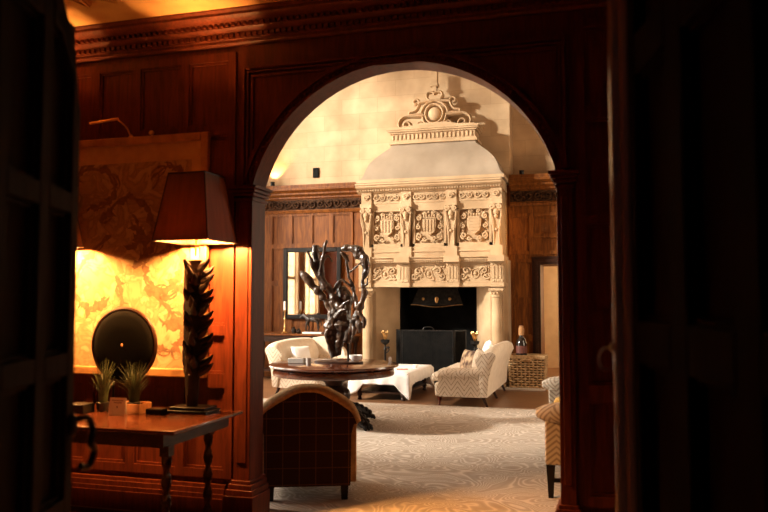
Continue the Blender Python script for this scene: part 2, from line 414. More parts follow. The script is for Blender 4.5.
# interlaced plaster ribs
def rib(x0, y0, x1, y1, w_=.05):
    d = Vector((x1-x0, y1-y0, 0)); l = d.length; a = math.atan2(d.y, d.x)
    g.box(0, l, -w_/2, w_/2, ZC-.022, ZC+.02, Matrix.Translation((x0, y0, 0)) @ Matrix.Rotation(a, 4, 'Z'))
    g.box(0, l, -w_/4, w_/4, ZC-.034, ZC-.022, Matrix.Translation((x0, y0, 0)) @ Matrix.Rotation(a, 4, 'Z'))
S = .46
for i in range(14):
    for j in range(8):
        cx, cy = -4.7+S*i, 1.2+S*j
        if cy > 4.4 or cx > 1.4: continue
        q = S/2
        for k in range(4):
            a = PI/2*k
            e = (cx+q*math.cos(a), cy+q*math.sin(a)); c_ = (cx+.30*q*math.cos(a+PI/4), cy+.30*q*math.sin(a+PI/4)); c2 = (cx+.30*q*math.cos(a-PI/4), cy+.30*q*math.sin(a-PI/4))
            rib(*e, *c_, .035); rib(*e, *c2, .035)
            f_ = (cx+q*1.42*math.cos(a+PI/4), cy+q*1.42*math.sin(a+PI/4)); rib(*f_, *c_, .03)
struct(g, 'ceiling', ceilwood)

# ---- hall shell
WY = HY1
g = G()
g.box(HX0-.3, -4.35, WY+.012, WY+.3, 3.83, HZ); g.box(-4.35, -1.66, WY+.012, WY+.3, 2.25, HZ); g.box(-1.66, HX1+.3, WY+.55, WY+.8, 3.7, HZ)
g.box(-1.7, -1.66, WY+.3, WY+.8, 2.25, HZ)
struct(g, 'wall_back', wallstone)
# panelled lower part
g = G()
g.box(HX0-.3, -4.3, WY, WY+.3, 0, 3.83)
DX0, DX1, DZ = -1.12, -.25, 2.2
g.box(-1.72, DX0, WY, WY+.8, 0, 3.7); g.box(DX0, DX1, WY, WY+.8, DZ, 3.7); g.box(DX1, HX1+.3, WY, WY+.8, 0, 3.7)
lx = []
x = -8.7
while x < -4.75: lx.append((x, x+.36)); x += .44
panels(g, lx, [(.30, .80), (.90, 1.85), (1.93, 2.60), (2.68, 3.26)], WY, .03)
g.box(HX0, -4.35, WY-.035, WY, 3.32, 3.40)
panels(g, [(-1.62, -1.22)], [(.30, .80), (.90, 1.5), (1.58, 2.25)], WY, .03)
panels(g, [(-1.62, -1.32), (-1.24, -.74), (-.66, -.16)], [(2.45, 2.70), (2.76, 3.1)], WY, .03)
panels(g, [(-.10, .4), (.5, 1.0), (1.1, 1.6)], [(.30, .80), (.90, 1.85), (1.93, 2.60)], WY, .03)
struct(g, 'wall_panelling', mahog_hall)
# hall cornice of the panelling
def hallcornice(x0, x1, name):
    g = G()
    pr = [(0, 3.30), (-.05, 3.30), (-.07, 3.34), (-.05, 3.36), (-.05, 3.58), (-.09, 3.60), (-.09, 3.63), (-.16, 3.67), (-.16, 3.70), (-.24, 3.75), (-.24, 3.79), (-.20, 3.80), (-.20, 3.86), (0, 3.88)]
    g.prism([(WY+a, b) for a, b in pr], x0, x1, 'yz')
    return struct(g, name, mahog_hall)
hallcornice(HX0, -4.36, 'trim_6'); hallcornice(-1.655, HX1, 'trim_7')
random.seed(5)
def spiral(g, cx, cz, y, r, turns, r0, sgn=1, a0=0, seg=6, tr=None):
    r0 *= 1.5; y -= r0*.7
    n = int(14*turns)
    pts = []; rad = []
    for i in range(n+1):
        t = i/n; a = a0+sgn*turns*2*PI*t; q = r*(1-.85*t)
        pts.append((cx+q*math.cos(a), y-.6*r0*t, cz+q*math.sin(a))); rad.append(r0*(1-.45*t))
    g.tube(pts, rad, seg)
def leafblob(g, x, z, y, l, w_, a):
    g.ell((x, y-w_*.3, z), (l*1.1, w_*1.1, w_*1.2), 7, 5, Matrix.Rotation(a, 4, 'Y'))
def scrollfrieze(g, x0, x1, z0, z1, y, th=.012):
    h = z1-z0; n = max(1, round((x1-x0)/(h*.95))); s = (x1-x0)/n
    for i in range(n):
        cx = x0+s*(i+.5); cz = (z0+z1)/2; sg = 1 if i % 2 else -1
        spiral(g, cx, cz, y, h*.42, 1.4, th, sg, PI if sg > 0 else 0)
        for k in range(7):
            a = random.uniform(0, 2*PI); rr = random.uniform(.25, .5)*h
            leafblob(g, cx+rr*math.cos(a), cz+rr*math.sin(a)*.9, y, h*.13, h*.05, random.uniform(0, PI))
g = G()
g.box(HX0, -4.4, WY-.052, WY-.04, 3.37, 3.575); g.box(-1.655, HX1, WY-.052, WY-.04, 3.37, 3.575)
scrollfrieze(g, HX0+.1, -4.45, 3.38, 3.57, WY-.055, .014); scrollfrieze(g, -1.6, HX1, 3.38, 3.57, WY-.055, .014)
struct(g, 'trim_8', carvedark)
# door surround and the bright room beyond
g = G()
for d, t in ((0, .05), (.05, .07), (.1, .04)):
    g.box(DX0-.05-d, DX0-d, WY-t, WY, 0, DZ+d); g.box(DX1+d, DX1+.05+d, WY-t, WY, 0, DZ+d); g.box(DX0-.05-d, DX1+.05+d, WY-t, WY, DZ+d, DZ+.05+d)
struct(g, 'trim_9', darkwood)
g = G(); g.box(-2.5, 1.6, 17.6, 17.7, 0, 3); g.box(-2.5, -2.4, 14.8, 17.6, 0, 3); g.box(1.5, 1.6, 14.8, 17.6, 0, 3)
g.box(-2.5, 1.6, 14.8, 17.7, 3, 3.1)
struct(g, 'wall_beyond', plaster)
struct(G().box(-2.5, 1.6, 14.8, 17.7, -.1, 0), 'floor', woodfloor)
# left hall wall with two tall mullioned windows
WIN = [(5.5, 6.55), (7.15, 10.3), (10.9, 13.3)]; WZ = (1.05, 7.0)
g = G()
ys = [5.05]+[v for q in WIN for v in q]+[14.3]
for a, b in ((0, 1), (2, 3), (4, 5), (6, 7)): g.box(HX0-.3, HX0, ys[a], ys[b], 0, HZ)
for a, b in WIN: g.box(HX0-.3, HX0, a, b, 0, WZ[0]); g.box(HX0-.3, HX0, a, b, WZ[1], HZ)
struct(g, 'wall_left', wallstone)
g = G()
for a, b in ((5.05, 5.42), (6.63, 7.07), (10.38, 10.82), (13.38, 14.0)):
    g.box(HX0, HX0+.03, a, b, 0, 3.8)
    x = a+.06
    while x < b-.3:
        g.box(HX0+.03, HX0+.05, x, x+.07, 0, 3.8); x += .46
for a, b in WIN: g.box(HX0, HX0+.03, a, b, 0, 1.0)
struct(g, 'wall_panelling', mahog_hall)
for k, (a, b) in enumerate(WIN):
    g = G(); n = (2, 5, 4)[k]; s = (b-a)/n
    for i in range(n+1):
        yy = a+s*i; g.box(HX0-.2, HX0-.08, max(a, yy-.045), min(b, yy+.045), *WZ)
    for zz in (2.2, 3.6): g.box(HX0-.195, HX0-.085, a, b, zz-.045, zz+.045)
    g.box(HX0-.2, HX0-.08, a, b, WZ[0], WZ[0]+.07); g.box(HX0-.2, HX0-.08, a, b, WZ[1]-.07, WZ[1])
    # leading bars
    for i in range(n):
        for q in (1/3, 2/3): g.box(HX0-.15, HX0-.135, a+s*(i+q)-.006, a+s*(i+q)+.006, *WZ)
    zz = WZ[0]+.3
    while zz < WZ[1]: g.box(HX0-.15, HX0-.135, a, b, zz-.006, zz+.006); zz += .3
    wo = struct(g, 'window_%d' % (k+1), wallstone)
    g = G(); g.box(HX0-.146, HX0-.14, a, b, *WZ); gp = g.build('pane', glass_m, wo)
g = G(); RA, RB, RC, RD = 10.1, 12.1, 1.2, 4.0
g.box(HX1, HX1+.3, 5.05, RA, 0, HZ); g.box(HX1, HX1+.3, RB, 14.3, 0, HZ); g.box(HX1, HX1+.3, RA, RB, 0, RC); g.box(HX1, HX1+.3, RA, RB, RD, HZ)
struct(g, 'wall_right', mahog_hall)
g = G()
for i in range(4):
    yy = RA+(RB-RA)*i/3; g.box(HX1+.1, HX1+.2, max(RA, yy-.04), min(RB, yy+.04), RC, RD)
for zz in (RC+.035, 2.6, RD-.035): g.box(HX1+.105, HX1+.195, RA, RB, zz-.035, zz+.035)
wo = struct(g, 'window_4', wallstone)
g = G(); g.box(HX1+.147, HX1+.153, RA, RB, RC, RD); g.build('pane', glass_m, wo)
g = G(); g.box(HX0-.3, -4.9, AY1-.3, AY1, 0, HZ); g.box(1.6, HX1+.3, AY1-.3, AY1, 0, HZ); g.box(-4.9, 1.6, AY1-.2, AY1, ZC+.3, HZ)
struct(g, 'wall_front', mahog)
g = G(); g.box(HX0-.3, HX1+.3, 4.75, 15.1, HZ, HZ+.2)
for i in range(8): g.box(HX0, HX1, 5.6+i*1.15, 5.8+i*1.15, HZ-.25, HZ)
struct(g, 'ceiling', plaster)

# ---- foreground doors, both leaves swung open beside the camera
def view_pt(lat, z): return Vector((lat*math.cos(YAW)-z*math.sin(YAW), lat*math.sin(YAW)+z*math.cos(YAW), 0))
def leaf(name, p_near, p_far, side, top, colw, rows):
    d = p_far-p_near; ln = d.length; a = math.atan2(d.y, d.x)
    g = G(); t = .03; T = .055
    # side: the face looking at the camera is local -y (side=-1) or +y (side=+1)
    y0, y1 = (0, T) if side < 0 else (-T, 0)
    n = 24
    prof = [(0, .01), (ln, .01)]+[(ln-ln*i/n, top(ln*i/n)) for i in range(n+1)]
    g.prism(prof, y0, y1)
    fy = (-t, 0) if side < 0 else (0, t)
    edges = []; x = ln
    xs = []
    for st, pn in colw:
        xs.append((x-st, x)); x -= st+pn
        edges.append((x, x+pn))
    xs.append((0, max(x, .02)))
    for a_, b_ in xs:
        if b_ > a_:
            zt = min(top(ln-a_), top(ln-b_))
            g.prism([(a_, .01), (b_, .01), (b_, top(ln-b_)), (a_, top(ln-a_))], *fy)
    for a_, b_ in edges:
        for r0, r1 in rows: g.box(a_, b_, *fy, r0, r1)
        # top rail follows the curve
        g.prism([(a_, top(ln-a_)-.10), (b_, top(ln-b_)-.10), (b_, top(ln-b_)), (a_, top(ln-a_))], *fy)
        by = (fy[0]*.5, fy[1]*.5)
        for (r0, r1), (s0, s1) in zip(rows[:-1], rows[1:]):
            g.box(a_, a_+.014, *by, r1, s0); g.box(b_-.014, b_, *by, r1, s0)
            g.box(a_, b_, *by, r1, r1+.014); g.box(a_, b_, *by, s0-.014, s0)
    o = struct(g, name, doorwood, loc=p_near, rz=a, bevel=.004)
    return o, ln
topL = lambda s: 2.10+.48*math.sqrt(max(0, 1-((.62-min(s, 1.24))/.62)**2)) if s < .62 else 2.58
ROWL = [(.01, .14), (.50, .56), (.94, .99), (1.335, 1.40), (1.80, 1.86), (2.3, 2.35)]
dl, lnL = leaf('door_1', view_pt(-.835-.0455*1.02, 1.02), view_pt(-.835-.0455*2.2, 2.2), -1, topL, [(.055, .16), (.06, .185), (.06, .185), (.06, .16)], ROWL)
g = G()
g.tube(catmull([(lnL-.02, -.03, 1.20), (lnL+.02, -.06, 1.205), (lnL+.045, -.07, 1.17), (lnL+.03, -.07, 1.13), (lnL+.065, -.07, 1.10), (lnL+.05, -.06, 1.06), (lnL+.01, -.05, 1.065)]), .011)
g.ell((lnL-.02, -.035, 1.19), (.025, .012, .035))
g.build('door_handle', iron, dl)
topR = lambda s: 2.75
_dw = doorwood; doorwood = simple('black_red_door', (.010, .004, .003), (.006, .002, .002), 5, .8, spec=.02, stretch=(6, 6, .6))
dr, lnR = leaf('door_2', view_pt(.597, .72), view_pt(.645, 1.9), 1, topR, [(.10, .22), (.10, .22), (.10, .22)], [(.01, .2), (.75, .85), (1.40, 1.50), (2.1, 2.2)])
g = G()
g.tube([(lnR+.004, .045, .02), (lnR+.004, .045, 2.74)], .017, 10); g.tube([(lnR-.03, .032, .02), (lnR-.03, .032, 2.74)], .012, 10)
g.box(lnR-.05, lnR+.012, -.055, .034, .02, 2.74)
g.build('astragal', simple('lit_door_edge', (.55, .36, .24), (.40, .25, .16), 4, .25, stretch=(6, 6, .4), coat=1), dr)  # pale tone stands in for hall light catching this edge
g = G(); g.box(lnR-.018, lnR+.001, .030, .046, .6, 2.2); g.build('bolt_bar', greymetal, dr)
g = G(); g.tube(catmull([(lnR+.012, .066, 1.43), (lnR+.012, .088, 1.425), (lnR+.012, .098, 1.40), (lnR+.012, .088, 1.375), (lnR+.012, .07, 1.375)]), .0025, 6)
g.ell((lnR+.012, .064, 1.43), (.008, .006, .012)); g.build('latch_ring', greymetal, dr)

# ================================================================== FIREPLACE
FX = -3.03; FY = 13.3
fp = empty('fireplace', (FX, FY, .03), 0, 'huge carved cream stone chimneypiece with columns, heraldic panels and bell-shaped hood', 'fireplace')
def fpl(x): return x-FX
# local coords: x relative FX, y relative FY, z absolute-.03
OX = 1.07   # half opening
for s in (-1, 1):   # jamb walls behind the columns with splayed cheeks
    g = G(); g.prism([(s*1.07, .1), (s*1.30, .1), (s*1.30, .72), (s*1.0, .72), (s*.72, .64), (s*.99, .16)], 0, 1.80, 'xy')
    g.box(min(s*1.2, s*1.37), max(s*1.2, s*1.37), .2, .72, 0, 2.25)
    g.build('jamb', carvedstone, fp, bevel=.004)
g = G()
g.box(-.78, -.72, .6, 1.25, 0, 1.85); g.box(.72, .78, .6, 1.25, 0, 1.85); g.box(-.78, .78, 1.2, 1.25, 0, 1.85); g.box(-1.1, 1.1, .12, 1.25, 1.80, 1.86); g.box(-.72, .72, .6, 1.2, 0, .02)
g.build('firebox', soot, fp)
for s in (-1, 1):
    g = G(); c = (s*1.20, 0)
    g.lathe([(.13, 0), (.13, .09), (.105, .10), (.125, .13), (.10, .16), (.092, .18), (.098, .7), (.095, 1.1), (.082, 1.56), (.095, 1.575), (.082, 1.60), (.10, 1.66), (.115, 1.685)], c, 24)
    g.box(c[0]-.13, c[0]+.13, -.13, .13, 1.685, 1.73); g.box(c[0]-.15, c[0]+.15, -.15, .15, -.0, .05)
    for k in range(10):
        a = 2*PI*k/10; g.ell((c[0]+.098*math.cos(a), .098*math.sin(a), 1.65), (.018, .018, .03), 6, 5)
    g.build('column', carvedstone, fp)
# lintel: architrave, relief frieze, shelf
g = G()
g.box(-1.36, 1.36, -.02, .62, 1.76, 1.83); g.box(-1.345, 1.345, .0, .62, 1.83, 2.2)
BR = [-1.24, -.50, .42, 1.22]
for b_ in BR:
    g.box(b_-.12, b_+.12, -.07, 0, 1.755, 2.2)
    for i in range(3): g.box(b_-.075+i*.06, b_-.045+i*.06, -.09, -.07, 1.90, 2.12)
g.build('lintel', carvedstone, fp, bevel=.004)
random.seed(11)
for a_, b_ in ((-1.10, -.64), (-.36, .28), (.56, 1.08)):
    m_ = (a_+b_)/2; g = G()
    g.tube([(m_+.07*math.cos(t*PI/6), -.005, 2.0+.085*math.sin(t*PI/6)) for t in range(12)], .014, 6, closed=True)
    g.ell((m_, -.01, 2.0), (.03, .03, .04))
    for s in (-1, 1):
        wid = (b_-a_)/2-.09
        spiral(g, m_+s*(.09+wid*.38), 2.05, -.006, .075, 1.3, .013, -s, 0 if s < 0 else PI)
        spiral(g, m_+s*(.09+wid*.75), 1.95, -.006, .065, 1.3, .012, s, 0 if s < 0 else PI)
        for k in range(14): leafblob(g, m_+s*random.uniform(.08, .09+wid), random.uniform(1.88, 2.13), -.006, .03, .012, random.uniform(0, PI))
    g.build('relief_panel', carvedstone, fp)
for b_ in BR:
    g = G()
    for k in range(9): leafblob(g, b_+random.uniform(-.1, .1), random.choice((1.86, 2.15)), -.075, .02, .012, random.uniform(0, PI))
    g.box(b_-.1, b_+.1, -.08, -.06, 1.84, 2.17); g.build('block_carving', carvedstone, fp)
g = G()
prof = [(.6, 2.20), (-.09, 2.20), (-.09, 2.22), (-.13, 2.24), (-.13, 2.27), (-.17, 2.285), (-.17, 2.30), (.6, 2.31)]
g.prism(prof, -1.40, 1.34, 'yz')
x = -1.39
while x < 1.32: g.box(x, x+.022, -.115, -.08, 2.205, 2.235); x += .042
for b_ in BR: g.box(b_-.14, b_+.14, -.20, -.1, 2.2, 2.31)
g.build('mantel_shelf', carvedstone, fp)
# overmantel body
g = G()
g.box(-1.30, 1.27, .14, .70, 2.3, 3.52)
PAN = [(-.85, .26), (-.04, .27), (.79, .27)]
HERM = [-1.24, -.47, .38, 1.20]
for px_, hw in PAN:
    for (a_, b_, c_, d_) in ((px_-hw-.05, px_-hw, 2.5, 3.2), (px_+hw, px_+hw+.05, 2.5, 3.2)): g.box(a_, b_, .07, .14, c_, d_)
    g.box(px_-hw-.05, px_+hw+.05, .07, .14, 3.17, 3.32); g.box(px_-hw-.05, px_+hw+.05, .07, .14, 2.5, 2.565)
g.box(-1.30, 1.27, .04, .14, 2.3, 2.50); g.box(-1.31, 1.28, .02, .14, 2.40, 2.43)
g.box(-1.30, 1.27, .06, .14, 3.32, 3.54)
for hx in HERM: g.box(hx-.11, hx+.11, .0, .1, 2.3, 2.5); g.box(hx-.10, hx+.10, .02, .1, 3.32, 3.54)
g.build('overmantel', carvedstone, fp, bevel=.004)
# heraldic panels: shield, crown, mantling
for n_, (px_, hw) in enumerate(PAN):
    random.seed(20+n_); g = G(); cz = 2.87; y = .125
    sh = [(-.13, .15), (.13, .15), (.135, 0), (.10, -.10), (0, -.17), (-.10, -.10), (-.135, 0)]
    g.prism([(px_+a*.95, cz+b*.95) for a, b in sh], .055, .14)
    for q in range(4 if n_ != 2 else 5):
        if n_ == 2: g.box(px_-.10, px_+.10, .04, .058, cz-.09+q*.055, cz-.07+q*.055)
        else: g.box(px_-.10+q*.06, px_-.08+q*.06, .04, .058, cz-.09, cz+.13)
    for k in range(5): g.ell((px_-.1+.05*k, .08, cz+.20), (.018, .02, .03)); 
    g.box(px_-.12, px_+.12, .08, .13, cz+.155, cz+.175)
    for s in (-1, 1):
        spiral(g, px_+s*.20, cz+.17, y-.03, .055, 1.4, .014, s, PI/2); spiral(g, px_+s*.20, cz, y-.03, .05, 1.3, .014, -s, PI/2)
        spiral(g, px_+s*.19, cz-.18, y-.03, .06, 1.4, .014, s, -PI/2); spiral(g, px_+s*.09, cz-.23, y-.03, .04, 1.2, .012, s, 0)
        spiral(g, px_+s*.08, cz+.26, y-.03, .03, 1.2, .011, s, 0)
    for k in range(46):
        a = random.uniform(0, 2*PI); q = random.uniform(.9, 1.0)
        leafblob(g, px_+.235*q*math.copysign(abs(math.cos(a))**.6, math.cos(a)), cz+.275*q*math.copysign(abs(math.sin(a))**.6, math.sin(a)), y-.02, .03, .014, random.uniform(0, PI))
    g.build('heraldic_panel', carvedstone, fp)
# herm brackets between the panels
for hx in HERM:
    g = G()
    g.prism([(hx-.055, 2.5), (hx+.055, 2.5), (hx+.095, 3.12), (hx-.095, 3.12)], .02, .1)
    g.box(hx-.11, hx+.11, -.03, .1, 3.24, 3.32)
    for s in (-1, 1):
        spiral(g, hx+s*.07, 3.19, -.0, .045, 1.5, .016, s, PI/2)
        g.tube(catmull([(hx+s*.095, .0, 3.14), (hx+s*.08, -.02, 2.95), (hx+s*.05, -.005, 2.8), (hx+s*.05, .03, 2.48)]), .014, 6)
    g.ell((hx, -.01, 3.10), (.05, .05, .065)); g.ell((hx, -.01, 3.02), (.035, .04, .04))
    g.ell((hx, .0, 2.78), (.03, .03, .03)); g.ell((hx, .01, 3.21), (.04, .04, .03))
    g.build('bracket', carvedstone, fp)
random.seed(3)
for a_, b_ in ((-1.12, -.59), (-.35, .27), (.50, 1.08)):
    g = G(); scrollfrieze(g, a_, b_, 3.36, 3.50, .055, .010); g.build('upper_frieze', carvedstone, fp)
for hx in HERM:
    g = G(); spiral(g, hx, 3.43, .015, .055, 1.6, .012); g.ell((hx, .01, 3.43), (.02, .02, .02)); g.build('rosette', carvedstone, fp)
g = G()
prof = [(.68, 3.52), (.05, 3.52), (.03, 3.54), (-.01, 3.55), (-.01, 3.585), (-.07, 3.60), (-.10, 3.625), (-.10, 3.65), (-.13, 3.66), (-.13, 3.69), (.68, 3.70)]
g.prism(prof, -1.42, 1.31, 'yz')
x = -1.40
while x < 1.29: g.box(x, x+.026, -.045, 0, 3.552, 3.585); x += .05
g.build('cornice', carvedstone, fp)
# bell hood
prof = [(1.36, 3.695, .82), (1.35, 3.76, .80), (1.30, 3.80, .77), (1.265, 3.88, .74), (1.235, 3.97, .72), (1.18, 4.08, .69), (1.09, 4.18, .64), (1.0, 4.26, .59), (.90, 4.34, .54), (.82, 4.40, .50), (.79, 4.46, .48), (.79, 4.50, .48)]
g = G(); rs = []
for hw, z, d in prof:
    rs.append([Vector(p) for p in ((-hw, .7, z), (-hw, .7-d, z), (-hw*.5, .7-d, z), (0, .7-d, z), (hw*.5, .7-d, z), (hw, .7-d, z), (hw, .7, z))])
g.rings(rs); g.build('hood', hoodstone, fp, ang=50)
g = G(); g.box(-1.40, 1.36, -.125, .7, 3.70, 3.755); g.build('hood_fillet', carvedstone, fp)
g = G()
def slab(z0, z1, hw, d): g.box(-hw, hw, .7-d, .7, z0, z1)
slab(4.46, 4.50, .84, .53); slab(4.50, 4.53, .82, .51); slab(4.53, 4.66, .79, .48); slab(4.66, 4.69, .83, .52); slab(4.69, 4.72, .86, .56); slab(4.72, 4.75, .88, .58)
for i in range(20):
    x = -.77+i*.079; g.tube([(x, .215, 4.55), (x, .215, 4.64)], .019, 6)
g.build('neck_cornice', carvedstone, fp)
# crest of scrolls
g = G(); K = .00237
def cp(x, y, dy=0): return ((x-397)*K, .42+dy, 4.745+(432-y)*K)
def both(pts, r, dy=0):
    for m_ in (0, 1): g.tube(catmull([cp(794-x if m_ else x, y, dy) for x, y in pts], 5), r*1.3, 8, 3.2)
g.prism([(cp(50, 0)[0], 4.745), (cp(745, 0)[0], 4.745), (cp(725, 0)[0], 4.775), (cp(600, 0)[0], 4.785), (cp(500, 0)[0], 4.83), (cp(300, 0)[0], 4.83), (cp(200, 0)[0], 4.785), (cp(70, 0)[0], 4.775)], .16, .5)
both([(310, 318), (230, 315), (160, 312), (115, 340), (104, 385), (130, 425), (180, 425), (203, 395), (185, 365), (155, 368), (148, 392), (168, 398)], .024)
both([(350, 395), (330, 415), (290, 420), (262, 400), (265, 375), (290, 370), (300, 390), (283, 396)], .021)
both([(190, 305), (195, 280), (235, 272), (262, 240), (272, 205), (255, 180), (228, 190), (230, 215), (250, 212)], .019)
both([(285, 305), (300, 260), (335, 222), (375, 205)], .020)
both([(270, 207), (397, 196)], .022); both([(190, 303), (300, 300)], .02)
both([(300, 318), (312, 365), (350, 405)], .022)
both([(397, 192), (350, 188), (333, 158), (345, 130), (380, 128), (397, 142)], .019)
g.tube([cp(395+72*math.cos(t*PI/12), 305+78*math.sin(t*PI/12)) for t in range(24)], .029, 8, 3.0, closed=True)
g.ell(cp(395, 305), (.13, .10, .135), 18, 12)
z = cp(0, 122)[2]
g.box(-.04, .04, .36, .46, z, z+.09); g.box(-.07, .07, .33, .49, z+.09, z+.15); g.box(-.055, .055, .35, .48, z+.15, z+.40)
g.build('crest', carvedstone, fp)
# smoke hood inside the hearth
g = G(); rs = []
for hw, d, z in ((.50, .45, 1.42), (.47, .42, 1.50), (.38, .36, 1.74)):
    rs.append([Vector(p) for p in ((-hw, 1.1, z), (-hw, .95-d, z), (0, .93-d, z), (hw, .95-d, z), (hw, 1.1, z))])
g.rings(rs); g.build('smoke_canopy', iron, fp)
g = G()
g.tube([(-.50+1.0*i/16, .49-.0, 1.42-.022*math.cos((i/16-.5)*2*PI*1.0)-.01) for i in range(17)], .007, 6)
for x_, r_ in ((-.26, .028), (0, .04), (.25, .028)): g.ell((x_, .50, 1.54), (r_, .02, r_))
g.ell((0, .485, 1.50), (.03, .02, .04)); g.build('canopy_brass', brass, fp)

# fire screen
fs = empty('fire_screen', (-3.06, 13.22, .03), 0, 'dark three-fold mesh fire screen standing in front of the hearth', 'fire screen')
def screenpanel(x0, x1, y0, y1, name):
    d = Vector((x1-x0, y1-y0, 0)); M = Matrix.Translation((x0, y0, 0)) @ Matrix.Rotation(math.atan2(d.y, d.x), 4, 'Z'); l = d.length
    g = G()
    for a in (0, l-.022): g.box(a, a+.022, -.011, .011, 0, .98, M)
    for z in (0.03, .955): g.box(.022, l-.022, -.011, .011, z, z+.025, M)
    o = g.build('screen_frame', iron, fs)
    g = G(); g.box(.02, l-.02, -.002, .002, .05, .96, M); g.build('mesh', soot, o)
    g = G(); n = int(l/.03)
    for i in range(1, n): g.box(l*i/n-.0015, l*i/n+.0015, -.005, -.002, .05, .96, M)
    for i in range(1, 30): g.box(.02, l-.02, -.005, -.002, .05+i*.03, .053+i*.03, M)
    g.build('wire', soot, o)
screenpanel(-.50, .46, .0, .0, 'c'); screenpanel(-.64, -.51, .17, .01, 'l'); screenpanel(.47, .66, .01, .17, 'r')
g = G(); g.tube(catmull([(-.1, 0, .98), (-.08, 0, 1.02), (0, 0, 1.035), (.08, 0, 1.02), (.1, 0, .98)]), .008); g.build('handle', iron, fs)
# firedogs
def firedog(x, label):
    e = empty('andiron', (x, 13.12, .03), 0, label, 'andiron', )
    g = G(); g.lathe([(.02, .12), (.018, .3), (.035, .33), (.018, .36), (.018, .6), (.03, .62), (.014, .65), (.014, .70), (.075, .75), (.085, .80), (.075, .80), (.02, .76)], (0, 0), 14)
    for a in (-2.4, -.75): g.tube(catmull([(0, 0, .14), (.07*math.cos(a), .07*math.sin(a), .13), (.12*math.cos(a), .12*math.sin(a), .0)]), .014)
    g.tube(catmull([(0, 0, .15), (0, .12, .13), (0, .2, 0)]), .014)
    g.tube(catmull([(0, 0, .55), (.05, -.02, .58), (.08, -.03, .62), (.06, -.03, .66)]), .01)
    g.ell((.06, -.03, .66), (.035, .03, .02))
    g.build('stand', iron, e)
    g = G()
    for k in range(7):
        a = 2*PI*k/7; g.tube([(0, 0, .78), (.03*math.cos(a), .03*math.sin(a), .86), (.055*math.cos(a), .055*math.sin(a), .93+.02*(k % 2))], [.008, .009, .004], 6)
        g.ell((.055*math.cos(a), .055*math.sin(a), .93+.02*(k % 2)), (.016, .016, .02), 8, 6)
    g.build('finial', brass, e)
firedog(-3.84, 'black iron firedog with brass flower finial at the left cheek of the hearth')
firedog(-2.20, 'black iron firedog with brass flower finial at the right cheek, behind the sofa')

# unseen wall light and narrow beam, added to warm the chimneypiece's right side
sl = empty('added_wall_light', (2.14, 9.6, 2.45), 0, 'warm light added out of view on the right wall of the hall', 'wall light')
g = G(); g.box(0, .05, -.03, .03, -.1, .1); g.tube([(0, 0, -.05), (-.06, 0, -.05), (-.06, 0, 0)], .008); g.build('arm', brass, sl)
g = G(); g.lathe([(.02, 0), (.035, .03), (.03, .1), (.012, .12)], (-.06, 0), 12); g.build('glass_shade', fillglass, sl)
spot('chimney_side_fill', (2.0, 9.6, 2.6), (-1.70, 13.6, 2.75), 900, (1, .5, .16), 15, .05, 1)
# uplights on the panelling ledge
def uplight(x, y, label, pw):
    e = empty('uplight', (x, y, 3.875), 0, label, 'uplight')
    g = G(); g.lathe([(.04, 0), (.045, .02), (.04, .06), (.05, .08), (.043, .08), (.035, .06)], (0, 0), 16); g.build('housing', iron, e)
    g = G(); g.lathe([(.001, .055), (.03, .056), (.03, .066), (.001, .068)], (0, 0), 14); g.build('lens', bulb_m, e)
    spot('uplight_beam', (x, y, 3.96), (x, y+.10, 4.6), pw, (1, .52, .2), 100, .02)
uplight(-6.46, 13.88, 'small ledge uplight glowing on the stone above the panelling, far left', 75)
uplight(-1.44, 13.96, 'small ledge uplight right of the hood warming the stone beside it', 5)
o = G().box(-.06, .06, -.02, .0, -.10, .10)
for k in range(4): o.box(-.05, .05, -.026, -.02, -.08+.045*k, -.065+.045*k)
tag(o.build('wall_vent', soot, loc=(-5.56, 14.0, 4.12)), 'little dark vent in the pale stone wall left of the hood', 'vent')

# ================================================================== HALL FURNITURE
# mirror
mr = empty('wall_mirror', (-5.61, 13.965, 1.17), 0, 'large rectangular mirror in a black frame reflecting a window, behind the driftwood', 'mirror')
g = G(); fw = .09; W2 = .62; HH = 1.43
g.box(-W2, -W2+fw, -.05, 0, 0, HH); g.box(W2-fw, W2, -.05, 0, 0, HH); g.box(-W2+fw, W2-fw, -.05, 0, 0, fw); g.box(-W2+fw, W2-fw, -.05, 0, HH-fw, HH)
g.build('frame', blackwood, mr, bevel=.012)
g = G(); g.box(-W2+fw, W2-fw, -.02, -.01, fw, HH-fw); g.build('mirror_glass', mirror_m, mr)
# console
ct = empty('console_table', (-5.55, 13.66, 0), 0, 'long narrow dark console table standing under the mirror', 'table')
g = G(); g.box(-1.15, 1.0, -.24, .24, .86, .895); g.build('table_top', mahog_hall, ct, bevel=.006)
g = G(); g.box(-1.10, .95, -.21, .21, .74, .86); g.build('apron', darkwood, ct)
for a, b in ((-1.06, -.17), (.9, -.17), (-1.06, .17), (.9, .17)):
    g = G(); g.lathe([(.022, 0), (.03, .08), (.02, .12), (.035, .4), (.025, .6), (.035, .66), (.035, .74)], (a, b), 12); g.build('leg', darkwood, ct)
g = G(); g.box(-1.08, .92, -.19, .19, .16, .19); g.build('lower_shelf', darkwood, ct)
